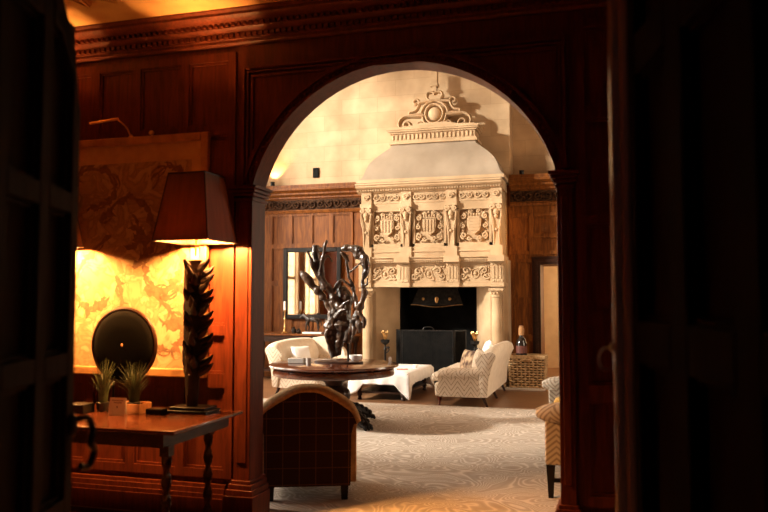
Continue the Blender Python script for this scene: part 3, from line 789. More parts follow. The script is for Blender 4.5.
# candlestick
cs = empty('candlestick', (-6.02, 13.55, .895), 0, 'slim silver-gilt candlestick with a white candle at the left end of the console', 'candlestick')
g = G(); g.lathe([(.07, 0), (.075, .015), (.05, .03), (.03, .05), (.022, .09), (.03, .12), (.014, .15), (.013, .26), (.022, .28), (.013, .30), (.014, .41), (.03, .44), (.03, .45), (.02, .46)], (0, 0), 14)
for k in range(3):
    a = 2*PI*k/3+.5; g.ell((.065*math.cos(a), .065*math.sin(a), .012), (.02, .02, .012), 8, 6)
g.build('stem', brass, cs)
g = G(); g.lathe([(.022, .45), (.022, .62), (.006, .63)], (0, 0), 12); g.build('candle', cream, cs)
g = G(); g.box(-.001, .001, -.001, .001, .63, .645); g.build('wick', soot, cs)
for k, (x_, h_, lb) in enumerate(((-5.83, .13, 'small dark squat vase on the console beside the candlestick'), (-5.73, .10, 'smaller dark jar on the console nearest the horse figure'))):
    g = G(); g.lathe([(.03, 0), (.05, h_*.3), (.05, h_*.6), (.02, h_*.85), (.03, h_)], (0, 0), 14)
    o = g.build('vase', bronze, loc=(x_, 13.56, .895)); tag(o, lb, 'vase')
# horse figure (skin modifier)
hs = empty('horse_figurine', (-5.43, 13.56, .895), 0, 'dark bronze horse statuette on a pale plinth in front of the mirror', 'figurine')
def skin(name, V, E, Rr, mat, parent, root=0, sub=2, M=None):
    me = bpy.data.meshes.new(name); me.from_pydata([tuple(v) for v in V], E, []); me.materials.append(mat)
    o = bpy.data.objects.new(name, me); col.objects.link(o); o.parent = parent
    o.modifiers.new('skin', 'SKIN').use_smooth_shade = True
    for i, v in enumerate(me.skin_vertices[0].data): v.radius = (Rr[i], Rr[i]); v.use_root = (i == root)
    s = o.modifiers.new('sub', 'SUBSURF'); s.levels = sub; s.render_levels = sub; return o
# horse faces -x, head lowered; height ~.27
V = [(0, 0, .23), (-.09, 0, .235), (.08, 0, .24), (-.14, 0, .28), (-.18, 0, .30), (-.22, 0, .26), (-.245, 0, .235),
     (-.10, -.03, .15), (-.12, -.03, .09), (-.10, -.03, .02), (-.10, .03, .15), (-.08, .03, .09), (-.09, .03, .02),
     (.10, -.035, .16), (.125, -.035, .10), (.10, -.035, .02), (.09, .035, .16), (.07, .035, .10), (.09, .035, .02), (.12, 0, .23), (.15, 0, .17), (.155, 0, .11),
     (-.175, .012, .325), (-.175, -.012, .325)]
E = [(0, 1), (0, 2), (1, 3), (3, 4), (4, 5), (5, 6), (1, 7), (7, 8), (8, 9), (1, 10), (10, 11), (11, 12), (2, 13), (13, 14), (14, 15), (2, 16), (16, 17), (17, 18), (2, 19), (19, 20), (20, 21), (4, 22), (4, 23)]
Rr = [.05, .05, .052, .034, .026, .018, .014, .02, .013, .012, .02, .013, .012, .024, .014, .012, .024, .014, .012, .014, .012, .006, .006, .006]
hb = skin('body', [(x*1.15, y*1.1, z*1.15+.02) for x, y, z in V], E, Rr, bronze, hs)
g = G(); g.box(-.20, .20, -.07, .07, 0, .035); g.build('plinth', cream, hs, bevel=.005)
# dark books by the mirror foot, right of the horse
g = G(); g.box(-.14, .14, -.09, .09, 0, .30); o = g.build('document_box', blackwood, loc=(-5.02, 13.6, .895), bevel=.008)
tag(o, 'black upright box on the console right of the horse statuette, behind the driftwood', 'box')
g = G(); g.box(-.14, .14, -.10, -.09, .24, .27); g.build('silver_edge', greymetal, o)

# ---- sofas
def sofa(name, loc, rz, W, label, far_wing=0):
    e = empty(name, loc, rz, label, 'sofa')
    D = .84; hw = W/2
    g = G(); g.box(-hw+.03, hw-.03, -D/2+.04, D/2-.02, .14, .34); g.build('base', chev, e, bevel=.03)
    g = G(); g.box(-hw+.15, hw-.15, -D/2-.04, D/2-.12, .34, .47); g.build('seat_cushion', chev, e, bevel=.045)
    for s in (-1, 1):
        g = G(); x = s*(hw-.09)
        prof = [(x+s*.08, .14), (x+s*.08, .40)]+[(x+s*.0+s*.12*math.cos(t), .47+.085*math.sin(t)) for t in [(-.55+i*(PI+.7)/12) for i in range(13)]]+[(x-s*.08, .14)]
        n = 10; rs = []
        for i in range(n+1):
            t = i/n; yy = -D/2+.10+t*(D-.16); sc_ = 1 if 0 < i < n else .93
            lift = .0+.08*max(0, t-.6)/.4
            rs.append([Vector((x+(a-x)*sc_, yy, .14+(b-.14)*(sc_*(1+lift)))) for a, b in prof])
        g.rings(rs); g.build('arm', chev, e, ang=50)
    # back: reclined slab with rolled top, ears at both ends
    g = G(); n = 16; rs = []
    for i in range(n+1):
        u = -1+2*i/n; x = u*(hw+.006)
        top = .84+.035*math.cos(u*PI*.5)-.05*max(0, abs(u)-.85)/.15
        fwd = .10*max(0, abs(u)-.8)/.2
        pr = [(D/2-.13, .30), (D/2-.14, .50), (D/2-.10-fwd, .68), (D/2-.03-fwd*.6, top-.02), (D/2+.04, top+.01), (D/2+.10, top-.02), (D/2+.11, top-.07), (D/2+.06, .62), (D/2, .40), (D/2-.02, .15), (D/2-.10, .15)]
        rs.append([Vector((x, a, b)) for a, b in pr])
    g.rings(rs); g.build('backrest', plainback, e, ang=60)
    for k in (0, n):
        g = G(); dx = .008*(1 if k else -1)
        c_ = sum(rs[k], Vector())/len(rs[k])
        g.rings([[p.copy() for p in rs[k]], [p+Vector((dx, 0, 0)) for p in rs[k]], [c_+(p-c_)*.97+Vector((dx*1.3, 0, 0)) for p in rs[k]]]); g.build('back_side', chev, e, ang=60)
    for sx, sy in ((-1, -1), (1, -1), (-1, 1), (1, 1), (0, 1)):
        g = G(); c = (sx*(hw-.10), sy*(D/2-.10))
        if sy < 0: g.lathe([(.022, 0), (.012, .02), (.016, .06), (.032, .11), (.036, .16)], c, 10)
        else: g.tube([(c[0], c[1]+.07, 0), (c[0], c[1]+.03, .08), (c[0], c[1], .16)], [.018, .022, .03], 6)
        g.build('leg', darkwood if sy > 0 else mahog, e)
    if far_wing:
        g = G(); n = 12
        ol = [(D/2-.05, .3), (D/2, .80), (D/2-.08, .865), (.18, .885), (.02, .84), (-.12, .72), (-.22, .6), (-.24, .3)]
        ol = [(p.x, p.y) for p in catmull([(a, b, 0) for a, b in ol], 4)]
        g.prism(ol, hw-.17, hw-.02, 'yz'); g.build('wing', plainback, e, bevel=.05)
    return e
sr = sofa('sofa', (-2.04, 11.92, 0.0), -PI/2, 2.2, 'cream chevron sofa right of the coffee table, its pale back turned to the basket')
sl_ = sofa('sofa', (-4.76, 12.1, 0.0), PI/2, 1.9, 'cream chevron sofa left of the coffee table, behind the round table', 1)
def pillow(name, loc, rz, tilt, w_, h_, t_, mat, label, cat='cushion'):
    g = G(); cushion(g, w_, h_, t_, Matrix.Rotation(tilt, 4, 'X'))
    o = g.build(name, mat, loc=loc, rz=rz); return tag(o, label, cat)
pillow('cushion', (-1.88, 12.35, .67), -PI/2+.2, -.3, .50, .46, .16, white, 'white square cushion leaning on the back of the right sofa')
pillow('cushion', (-2.06, 11.75, .60), -PI/2+.7, -.3, .44, .34, .14, spotted, 'brown and cream patterned cushion in the middle of the right sofa')
pillow('cushion', (-1.84, 11.25, .64), -PI/2+.35, -.25, .38, .36, .13, chev, 'chevron cushion tucked in the near corner of the right sofa')
pillow('cushion', (-4.86, 11.62, .64), PI/2-.6, -.35, .36, .30, .15, white, 'white cushion on the left sofa seen over the round table')

# ---- coffee table and cloth
TX0, TX1, TY0, TY1, TH = -3.80, -2.90, 11.12, 12.75, .42
e = empty('coffee_table', ((TX0+TX1)/2, (TY0+TY1)/2, 0), 0, 'low dark wooden coffee table with a lower shelf, under a white cloth', 'table')
hx, hy = (TX1-TX0)/2, (TY1-TY0)/2
g = G(); g.box(-hx, hx, -hy, hy, TH-.04, TH); g.build('table_top', darkwood, e)
g = G(); g.box(-hx+.08, hx-.08, -hy+.08, hy-.08, .10, .13); g.build('lower_shelf', darkwood, e)
for sx in (-1, 1):
    for sy in (-1, 1):
        g = G(); g.lathe([(.03, 0), (.036, .02), (.025, .05), (.04, .07), (.04, .11), (.024, .14), (.045, .22), (.04, .27), (.025, .31), (.04, .33), (.04, .38)], (sx*(hx-.1), sy*(hy-.1)), 12)
        g.build('leg', darkwood, e)
g = G(); NN = 160; rows = 9
P = 2*(2*hx+2*hy); 
def perim(s):
    s = s % P
    for (x0, y0, x1, y1) in ((-hx, -hy, hx, -hy), (hx, -hy, hx, hy), (hx, hy, -hx, hy), (-hx, hy, -hx, -hy)):
        l = abs(x1-x0)+abs(y1-y0)
        if s <= l: t = s/l; return x0+(x1-x0)*t, y0+(y1-y0)*t
        s -= l
random.seed(8)
def cring(j):
    out = []
    for i in range(NN):
        x, y = perim(P*i/NN); t = j/rows
        dc = min(math.hypot(abs(x)-hx, abs(y)-hy), .36); cf = max(0, 1-dc/.19)
        drop = .175+.235*cf**.9
        wob = .012*math.sin(i*.9)+.01*math.sin(i*.37+1)
        nx, ny = x/hx, y/hy
        fl = .012+.015*t+(.02*cf + wob*t)
        ox = fl*(nx if abs(abs(nx)-1) < 1e-4 else 0); oy = fl*(ny if abs(abs(ny)-1) < 1e-4 else 0)
        if cf > .55: ox = fl*math.copysign(1, nx); oy = fl*math.copysign(1, ny)
        out.append(Vector((x+ox, y+oy, max(TH+.006-drop*t, .018))))
    return out
rs = [[Vector((x*k, y*k, TH+.006)) for x, y in [perim(P*i/NN) for i in range(NN)]] for k in (.02, .5, .985)]+[cring(j) for j in range(1, rows+1)]
g.rings(rs, cap=False); g.bm.faces.new([v for v in g.bm.verts][:NN])
o = g.build('tablecloth', white, loc=((TX0+TX1)/2, (TY0+TY1)/2, 0), ang=80)
sm = o.modifiers.new('thick', 'SOLIDIFY'); sm.thickness = .004; sm.offset = 1
tag(o, 'white cloth draped over the coffee table with corners falling to the carpet', 'tablecloth')
g = G(); g.lathe([(.03, 0), (.045, .05), (.042, .05), (.02, .01)], (0, 0), 16); tag(g.build('cup', white, loc=(-3.02, 12.1, TH+.012)), 'small white cup on the white tablecloth', 'cup')
g = G(); g.box(-.09, .09, -.06, .06, 0, .012); tag(g.build('napkin', pinkcloth, loc=(-3.14, 11.7, TH+.012), rz=.3), 'folded pink napkin lying on the white tablecloth', 'napkin')

# ---- round table
RT = (-3.24, 8.80)
rt = empty('round_table', (*RT, 0.012), 0, 'large round dark polished pedestal table carrying the driftwood sculpture', 'table')
g = G(); g.lathe([(.001, .69), (.73, .69), (.765, .71), (.80, .72), (.806, .73), (.80, .745), (.78, .752), (.001, .752)], (0, 0), 72); g.build('table_top', tablewood, rt)
g = G(); g.lathe([(.70, .615), (.745, .615), (.752, .63), (.745, .69), (.70, .69)], (0, 0), 72)
g.build('apron', tablewood, rt)
g = G(); g.lathe([(.28, .10), (.30, .13), (.28, .17), (.16, .20), (.12, .25), (.18, .32), (.20, .38), (.17, .44), (.10, .48), (.12, .52), (.20, .57), (.24, .60), (.24, .69)], (0, 0), 32)
for k in range(12):
    a = 2*PI*k/12; g.ell((.17*math.cos(a), .17*math.sin(a), .36), (.04, .04, .08), 8, 6)
g.build('pedestal', darkwood, rt)
for k in range(4):
    a = -.52+k*PI/2; g = G(); c, s = math.cos(a), math.sin(a)
    g.tube([(q*c, q*s, z) for q, z in ((.15, .16), (.3, .17), (.42, .14), (.5, .10), (.56, .07), (.62, .05))], [.09, .085, .075, .07, .06, .03], 10)
    for q, z in ((.26, .23), (.34, .22), (.42, .19), (.5, .15), (.56, .11)):
        for dd in (-.04, .04): g.ell((q*c-dd*s, q*s+dd*c, z-.01), (.04, .04, .035), 8, 6)
    for dd in (-.04, 0, .04): g.tube([(.55*c-dd*s, .55*s+dd*c, .07), (.62*c-dd*s*1.2, .62*s+dd*c*1.2, .045), (.65*c-dd*s*1.3, .65*s+dd*c*1.3, .012)], [.03, .028, .014], 8)
    g.build('claw_foot', blackwood, rt)
# sculpture
SC = (-3.20, 8.86, .765)
sc_e = empty('driftwood_sculpture', SC, 0, 'tall gnarled driftwood sculpture with forked branches on the round table', 'sculpture')
BR_ = [ # px, py, dy, radius
 [(326.5, 240, -.05, .012), (323, 257, -.05, .024), (321.5, 275, -.04, .028), (326, 284, -.02, .034), (333, 297, 0, .045), (335, 312, 0, .05), (331, 330, 0, .055), (331, 345, 0, .035), (335, 357, 0, .03)],
 [(315, 246, .03, .035), (316, 256, .02, .034), (318, 268, .0, .030), (321, 278, 0, .03)],
 [(307, 251, -.1, .012), (311, 258, -.08, .016), (313, 268, -.06, .014), (319, 277, -.04, .022), (326, 288, -.02, .03)],
 [(301, 271, -.08, .012), (307, 278, -.06, .034), (315, 288, -.04, .036), (324, 298, -.02, .034), (331, 310, 0, .04), (333, 325, 0, .05)],
 [(342, 249, .05, .022), (349, 248, .02, .032), (358, 250, 0, .040), (365, 260, -.02, .036), (365.5, 272, -.03, .026), (362, 284, -.04, .022), (364.5, 293, -.04, .026), (360, 306, -.03, .03), (356, 318, -.02, .034), (351, 330, 0, .045), (346, 342, 0, .03)],
 [(352, 250, .06, .026), (358, 256, .06, .03), (364, 262, .05, .018)],
 [(347, 255, .08, .014), (348, 270, .08, .016), (351, 283, .06, .018), (355, 295, .04, .02), (357, 310, .0, .024)],
 [(329, 325, -.06, .02), (327, 336, -.06, .022), (330, 347, -.04, .018), (334, 356, -.02, .018)],
 [(341, 300, .05, .03), (343, 315, .05, .06), (342, 330, .03, .07), (339, 343, 0, .045), (338, 355, 0, .024)],
 [(340, 288, .1, .03), (346, 296, .1, .045), (348, 308, .08, .045), (345, 322, .05, .05)],
 [(334, 300, -.02, .03), (340, 308, -.05, .026), (345, 303, -.08, .014), (350, 300, -.1, .008)],
 [(336, 318, -.04, .03), (341, 311, -.07, .018), (347, 309, -.09, .01)],
 [(357, 316, -.04, .03), (359, 324, -.06, .028), (361, 333, -.08, .012)],
 [(354, 320, -.04, .03), (354, 329, -.07, .02), (352, 338, -.09, .008)],
 [(359, 311, -.04, .02), (364, 320, -.06, .022), (364.5, 328, -.06, .01)],
 [(362, 287, -.04, .02), (367, 284, -.05, .014), (368, 278, -.05, .008)],
 [(361, 262, 0, .012), (354, 269, .02, .010), (350, 272, .05, .014)],
 [(350, 286, .03, .012), (343, 280, .04, .012), (337, 284, .03, .016), (333, 291, 0, .02)],
 [(322, 262, -.04, .018), (328, 256, -.02, .012), (333, 262, 0, .008)],
 [(335, 330, 0, .05), (340, 336, .05, .05), (346, 334, .05, .04), (350, 326, .03, .04)],
 [(349, 262, .0, .016), (345, 256, -.03, .02), (341, 252, -.05, .012)],
]
g = G()
for b_ in BR_:
    pts = []; 
    for px_, py_, dy, r_ in b_:
        p = atY(px_, py_, SC[1]+dy)-Vector(SC); pts.append(p)
    cp_ = catmull(pts, 5); rr = lerp_list([q[3] for q in b_], len(cp_))
    rr = [max(.006, 1.75*r_*(.80+.55*noise.noise(p*14+Vector((3, 1, 7))))) for r_, p in zip(rr, cp_)]
    cp_ = [p+Vector((noise.noise(p*9), noise.noise(p*9+Vector((5, 5, 5))), 0))*.018 for p in cp_]
    g.tube(cp_, rr, 10)
o = g.build('branches', drift, sc_e)
m = o.modifiers.new('remesh', 'REMESH'); m.mode = 'VOXEL'; m.voxel_size = .008; m.use_smooth_shade = True
tx = bpy.data.textures.new('gnarl', 'CLOUDS'); tx.noise_scale = .05
d_ = o.modifiers.new('disp', 'DISPLACE'); d_.texture = tx; d_.strength = .018; d_.mid_level = .5
g = G(); a = atY(347.5, 300, SC[1])-Vector(SC); g.tube([(a.x, .03, .0), (a.x, .03, .45)], .013, 10); g.build('support_rod', iron, sc_e)
g = G(); g.prism([(.32*math.cos(t)*1.0, .16*math.sin(t)) for t in [2*PI*i/28+.1 for i in range(28)]], 0, .022, 'xy'); g.build('base_board', darkwood, sc_e, loc=(.0, 0, -.001))
g = G(); g.box(-.10, .10, -.055, .055, 0, .065); o = g.build('glass_box', glasspot, loc=(-3.68, 8.66, .765), rz=.1, bevel=.008)
tag(o, 'low pale glass box on the left side of the round table', 'box')
g = G(); g.lathe([(.03, 0), (.034, .075), (.031, .075), (.026, .006)], (0, 0), 14); tag(g.build('tumbler', glasspot, loc=(-3.50, 8.60, .765)), 'little glass tumbler beside the pale box on the round table', 'glass')
g = G(); g.lathe([(.035, 0), (.075, .03), (.09, .075), (.084, .075), (.03, .01)], (0, 0), 20); tag(g.build('bowl', white, loc=(-3.10, 9.22, .765)), 'white bowl behind the foot of the driftwood', 'bowl')
g = G(); g.lathe([(.016, 0), (.02, .05), (.014, .07)], (0, 0), 12); tag(g.build('votive_candle', white, loc=(-2.60, 9.10, .765)), 'tiny white candle at the right rim of the round table', 'candle')

# ---- plaid wing chair seen from behind
PC = (-2.24, 5.50, .012)
pc = empty('plaid_armchair', PC, .38, 'low armchair with dark windowpane plaid back turned to the arch, tan rolled top', 'armchair')
half = [(0, .862), (.07, .858), (.13, .838), (.19, .805), (.26, .765), (.32, .715), (.36, .66), (.385, .60)]
topl = [(-a, b) for a, b in half[::-1]]+half[1:]
topc = [(p.x, p.y) for p in catmull([(a, b, 0) for a, b in topl], 4)]
g = G(); ol = [(-.33, .11), (.33, .11), (.335, .5), (.355, .58)]+[(a*.98, b-.02) for a, b in topc[::-1]]+[(-.355, .58), (-.335, .5)]
g.prism(ol, -.10, .02); o = g.build('back_panel', plaid_m, pc, bevel=.02)
g = G(); g.tube([(a*1.0, -.045+.03*abs(a), b-.015) for a, b in topc], lerp_list([.03, .048, .046, .042, .046, .048, .03], len(topc)), 12, 1.5)
g.build('rolled_top', tanwool, pc)
for s in (-1, 1):
    g = G(); rs = []
    for i in range(9):
        t = i/8; yy = -.02+t*.66; rr_ = .065
        rs.append([Vector((s*.335+rr_*math.cos(q)*.95, yy, .60-.06*t+rr_*math.sin(q))) for q in [2*PI*k/14 for k in range(14)]])
    g.rings(rs); g.box(s*.33-.05, s*.33+.05, -.02, .62, .12, .58); g.build('arm', tanwool, pc, bevel=.01)
g = G(); g.box(-.29, .29, -.02, .64, .12, .30); g.build('seat_base', plaid_m, pc, bevel=.02)
g = G(); g.box(-.28, .28, .08, .67, .30, .44); g.build('seat_cushion', tanwool, pc, bevel=.04)
for sx in (-1, 1):
    for yy in (-.07, .56):
        g = G(); g.prism([(sx*.285-.024, 0), (sx*.285+.024, 0), (sx*.285+.032, .13), (sx*.285-.032, .13)], yy, yy+.055); g.build('leg', blackwood, pc)

# ---- ribbed settee half hidden behind the right jamb, facing the hall
st = empty('settee', (-.15, 7.08, .012), -PI/2+.055, 'ribbed grey-beige settee with rolled arms and black legs at the right jamb', 'sofa')
hw = 1.08
for s in (-1, 1):
    g = G(); x = s*(hw-.07)
    g.prism([(x-.055, .26), (x+.055, .26), (x+.055, .62), (x-.055, .62)], -.37, .40)
    rs = []
    for i in range(13):
        t = i/12; k = (.35, .75, .93, 1)[min(i, 12-i, 3)]
        rs.append([Vector((x+s*.02+.095*k*math.cos(q), -.44+.84*t, .655+.088*k*math.sin(q))) for q in [2*PI*j/16 for j in range(16)]])
    g.rings(rs); g.build('arm', chev2, st, bevel=.012, ang=50)
g = G(); g.box(-hw+.12, hw-.12, -.37, .36, .26, .36); g.build('seat_rail', chev2, st, bevel=.01)
for s in (-1, 1):
    g = G(); g.box(min(0, s*(hw-.14)), max(0, s*(hw-.14)), -.33, .28, .36, .49); g.build('seat_cushion', cream, st, bevel=.04)
g = G(); rs = []
for i in range(9):
    u = -1+i/4; tp = .95-.05*u*u
    rs.append([Vector((u*(hw-.05), a, b)) for a, b in ((.24, .36), (.30, .7), (.36, tp), (.42, tp+.01), (.46, tp-.03), (.40, .6), (.36, .28), (.26, .28))])
g.rings(rs); g.build('backrest', chev2, st, ang=50)
for sx in (-1, 1):
    for sy in (-1, 1):
        g = G(); cx, cy = sx*(hw-.07), sy*.33
        g.rings([[Vector((cx+a*r, cy+b*r, z)) for a, b in ((-1, -1), (1, -1), (1, 1), (-1, 1))] for r, z in ((.020, 0), (.026, .12), (.036, .27))]); g.build('leg', blackwood, st)
    g = G(); g.box(sx*(hw-.07)-.012, sx*(hw-.07)+.012, -.33, .33, .12, .15); g.build('stretcher', blackwood, st)
g = G(); g.box(-.16, .16, -.12, .12, 0, .09); o = g.build('cushion', simple('yellow_cotton', (.75, .42, .1), None, 8, .9), loc=(-.33, 7.55, .505), bevel=.04)
tag(o, 'yellow cushion lying on the seat of the ribbed settee', 'cushion')

# ---- wicker basket
BK = (-1.31, 13.42, .03)
bk = empty('log_basket', BK, 0, 'big rectangular brown wicker basket on the hearthstone below the dark bottle', 'basket')
hx, hy, hh = .31, .22, .52
def bper(s, k=1.0, r=.05):
    P4 = 2*(2*hx+2*hy); s = (s % 1)*P4
    x, y = None, None
    for (x0, y0, x1, y1) in ((-hx, -hy, hx, -hy), (hx, -hy, hx, hy), (hx, hy, -hx, hy), (-hx, hy, -hx, -hy)):
        l = abs(x1-x0)+abs(y1-y0)
        if s <= l:
            t = s/l; x = x0+(x1-x0)*t; y = y0+(y1-y0)*t; nx, ny = (y1-y0)/l, -(x1-x0)/l; break
        s -= l
    return x*k, y*k, nx, ny
g = G(); NR = 12; NS = 30
for r_ in range(NR):
    z = .02+(hh-.04)*r_/(NR-1); k = .93+.07*r_/(NR-1); pts = []
    for i in range(NS*3):
        s = i/(NS*3); x, y, nx, ny = bper(s, k); o_ = .016*math.sin(PI*(s*NS)+PI*r_)
        pts.append((x+nx*o_, y+ny*o_, z))
    g.tube(pts, .0155, 6, closed=True)
g.build('weave', wicker, bk)
g = G()
for i in range(NS):
    x, y, nx, ny = bper(i/NS, .93); x2, y2, _, _ = bper(i/NS, 1.0); g.tube([(x, y, .0), (x2, y2, hh)], .012, 5)
g.box(-hx*.9, hx*.9, -hy*.9, hy*.9, 0, .02); g.build('stake', wicker, bk)
g = G()
for zz in (hh, hh+.025): g.tube([(bper(i/80, 1.02)[0], bper(i/80, 1.02)[1], zz) for i in range(80)], .018, 6, closed=True)
g.build('rim', wicker, bk)
g = G(); g.box(-hx+.05, hx-.05, -hy+.05, hy-.05, .03, hh-.01); g.build('dark_core', blackwood, bk)  # solid dark block filling the basket behind the weave
g = G(); g.tube(catmull([(-.10, -hy-.01, .42), (-.09, -hy-.03, .47), (0, -hy-.035, .485), (.09, -hy-.03, .47), (.10, -hy-.01, .42)]), .014); g.build('handle', wicker, bk)
bt = empty('big_bottle', (-1.42, 13.42, .545), 0, 'large dark glass bottle with an amber neck band and red label on the basket', 'bottle')
g = G(); g.lathe([(.085, 0), (.095, .02), (.095, .24), (.07, .31), (.035, .36), (.03, .52), (.036, .52), (.036, .55), (.001, .55)], (0, 0), 20); g.build('glass', bottle_m, bt)
g = G(); g.lathe([(.097, .07), (.098, .2), (.097, .2), (.096, .07)], (0, 0), 20); g.build('label_band', redlabel, bt)
g = G(); g.lathe([(.032, .38), (.05, .385), (.05, .51), (.038, .515), (.038, .552), (.001, .553)], (0, 0), 14); g.build('neck_band', amberlab, bt)

# ================================================================== ANTECHAMBER
# side table
TT = .80
T0, T1, U0, U1 = -4.30, -2.37, 3.80, 4.66
ta = empty('side_table', ((T0+T1)/2, (U0+U1)/2, 0), 0, 'dark polished side table with twisted legs against the panelled wall, holding the lamps', 'table')
hx, hy = (T1-T0)/2, (U1-U0)/2
g = G(); g.box(-hx, hx, -hy, hy, TT-.025, TT); g.build('table_top', tablewood, ta, bevel=.008)
g = G(); g.box(-hx+.08, hx-.10, -hy+.05, hy-.02, .69, .775); g.build('apron', darkwood, ta)
def twist(x, y):
    g = G(); rs = []
    for i in range(61):
        t = i/60; z = .10+.55*t
        rs.append([Vector((x+(.022+.008*math.cos(2*(q-t*14)))*math.cos(q)*1.05, y+(.022+.008*math.cos(2*(q-t*14)))*math.sin(q)*1.05, z)) for q in [2*PI*k/12 for k in range(12)]])
    g.rings(rs); g.box(x-.03, x+.03, y-.03, y+.03,   .64, .70); g.box(x-.03, x+.03, y-.03, y+.03, 0.02, .11); g.lathe([(.03, 0), (.034, .01), (.025, .02)], (x, y), 12)
    g.build('leg', darkwood, ta)
for x, y in ((-hx+.15, -hy+.09), (-hx+.15, hy-.08), (hx-.10, -hy+.09), (hx-.22, hy-.08)): twist(x, y)
g = G(); 
for y in (-hy+.09, hy-.08): g.box(-hx+.15, hx-.22, y-.015, y+.015, .05, .085)
g.build('stretcher', darkwood, ta)

# lamps
def lamp(loc, label):
    e = empty('table_lamp', loc, 0, label, 'lamp')
    g = G(); g.box(-.15, .15, -.10, .10, 0, .02); g.box(-.13, .13, -.085, .085, .02, .04); g.build('base', blackwood, e, bevel=.004)
    g = G(); rs = []
    for i in range(25):
        t = i/24; z = .04+.98*t; r_ = .038+.030*math.sin(min(1, t*1.5)*PI/2)-.006*t
        rs.append([Vector((r_*(1+.08*math.sin(5*q+t*3))*math.cos(q)-.012, r_*.8*(1+.08*math.sin(5*q+t*3))*math.sin(q), z)) for q in [2*PI*k/18 for k in range(18)]])
    g.rings(rs)
    random.seed(4)
    # carved leaf tongues flaring off both edges
    for i in range(15):
        z = .29+i*.05
        for (a, ln_) in ((0.0+.3*math.sin(i*2.1), .085 if i % 3 else .10), (PI+.35*math.sin(i), .028), (-PI/2+.5*math.sin(i*1.7), .04)):
            c, s = math.cos(a), math.sin(a); b0 = .04 if abs(a) < 1 else .045
            P_ = [(b0*c-.012*0, b0*s, z-.03), ((b0+ln_*.35)*c, (b0+ln_*.35)*s, z-.012), ((b0+ln_*.75)*c, (b0+ln_*.75)*s, z+.012), ((b0+ln_)*c, (b0+ln_)*s, z+.04)]
            cc = catmull(P_, 3); g.tube(cc, lerp_list([.030, .028, .018, .004], len(cc)), 7, .7)
    g.build('carved_stem', bronze, e)
    g = G(); g.tube([(0, 0, 1.05), (0, 0, 1.30)], .006, 8); g.tube([(.03, 0, 1.04), (.03, 0, 1.22)], .003, 6); g.build('lamp_rod', brass, e)
    g = G()
    zb, zt, wb, wt = 1.145, 1.60, .205, .135
    t_ = .003
    for k in range(4):
        M = Matrix.Rotation(k*PI/2, 4, 'Z')
        g.prism([(-wb, zb), (wb, zb), (wt, zt), (-wt, zt)], 0, t_, 'xz', M @ Matrix.Translation((0, -wb, zb)) @ Matrix.Rotation(-math.atan2(wb-wt, zt-zb), 4, 'X') @ Matrix.Translation((0, 0, -zb)))
    sh = g.build('lamp_shade', shade_m, e)
    g = G()
    for z_, w_ in ((zb, wb), (zt, wt)):
        for k in range(4): g.tube([(w_*math.cos(PI/4+k*PI/2)*1.414, w_*math.sin(PI/4+k*PI/2)*1.414, z_), (w_*math.cos(PI/4+(k+1)*PI/2)*1.414, w_*math.sin(PI/4+(k+1)*PI/2)*1.414, z_)], .005, 6)
    for k in range(4): g.tube([(wb*math.cos(PI/4+k*PI/2)*1.414, wb*math.sin(PI/4+k*PI/2)*1.414, zb), (wt*math.cos(PI/4+k*PI/2)*1.414, wt*math.sin(PI/4+k*PI/2)*1.414, zt)], .004, 6)
    # added lid with a small hole, keeps lamplight off the upper wall
    for a_, b_, c_, d_ in ((-wt, wt, -wt, -.06), (-wt, wt, .06, wt), (-wt, -.06, -.06, .06), (.06, wt, -.06, .06)): g.box(a_, b_, c_, d_, zt-.034, zt-.031)
    g.tube([(-wt, 0, zt-.03), (wt, 0, zt-.03)], .003, 6); g.tube([(0, -wt, zt-.03), (0, wt, zt-.03)], .003, 6); g.tube([(0, 0, 1.3), (0, 0, zt+.03)], .003, 6)
    g.build('trim', darkwood, sh)
    g = G(); g.ell((0, 0, 1.25), (.03, .03, .04)); g.build('bulb', bulb_m, e)
    l = point('lamp_light', (loc[0], loc[1], loc[2]+1.24), 800, WARM, .05)
    return e
lamp((-2.66, 4.50, TT), 'brown silk lamp with a carved feather stem on the right end of the table')
lamp((-3.93, 4.50, TT), 'matching brown lamp mostly hidden behind the open dark door')

# tapestry in its frame
TP = (-3.42, AY0-.027, 1.03); tw, th = .68, 1.70
tp = empty('framed_tapestry', TP, 0, 'large framed tapestry of brown scrolling foliage glowing behind the lamps', 'picture')
g = G(); g.box(-tw, tw, -.02, 0, 0, th); g.build('canvas', tap_m, tp)
g = G()
for a, b, c, d in ((-tw-.03, -tw+.03, 0-.03, th+.03), (tw-.03, tw+.03, -.03, th+.03)): g.box(a, b, -.045, 0, c, d)
for c, d in ((-.03, .03), (th-.03, th+.03)): g.box(-tw+.03, tw-.03, -.045, 0, c, d)
g.build('frame', goldframe, tp, bevel=.008)
# woven border and acanthus scrolls (flat artwork on the cloth)
g = G(); random.seed(9)
def leaf2(x, z, l, w_, a, curl=.5):
    pts = []; n = 9
    for i in range(n+1):
        t = i/n; aa = a+curl*t; 
        pts.append((x+l*t*math.cos(aa), z+l*t*math.sin(aa), w_*math.sin(PI*min(1, t*.9+.08))*(1+.35*math.sin(t*19))))
    L1 = []; L2 = []
    for i, (px_, pz_, ww) in enumerate(pts):
        j = min(i+1, n); k = max(i-1, 0); dx, dz = pts[j][0]-pts[k][0], pts[j][1]-pts[k][1]; q = math.hypot(dx, dz) or 1
        L1.append((px_-dz/q*ww, pz_+dx/q*ww)); L2.append((px_+dz/q*ww, pz_-dx/q*ww))
    for i in range(n):
        v = [g.bm.verts.new((p[0], y_, p[1])) for p in (L1[i], L1[i+1], L2[i+1], L2[i])]
        try: g.bm.faces.new(v)
        except ValueError: pass
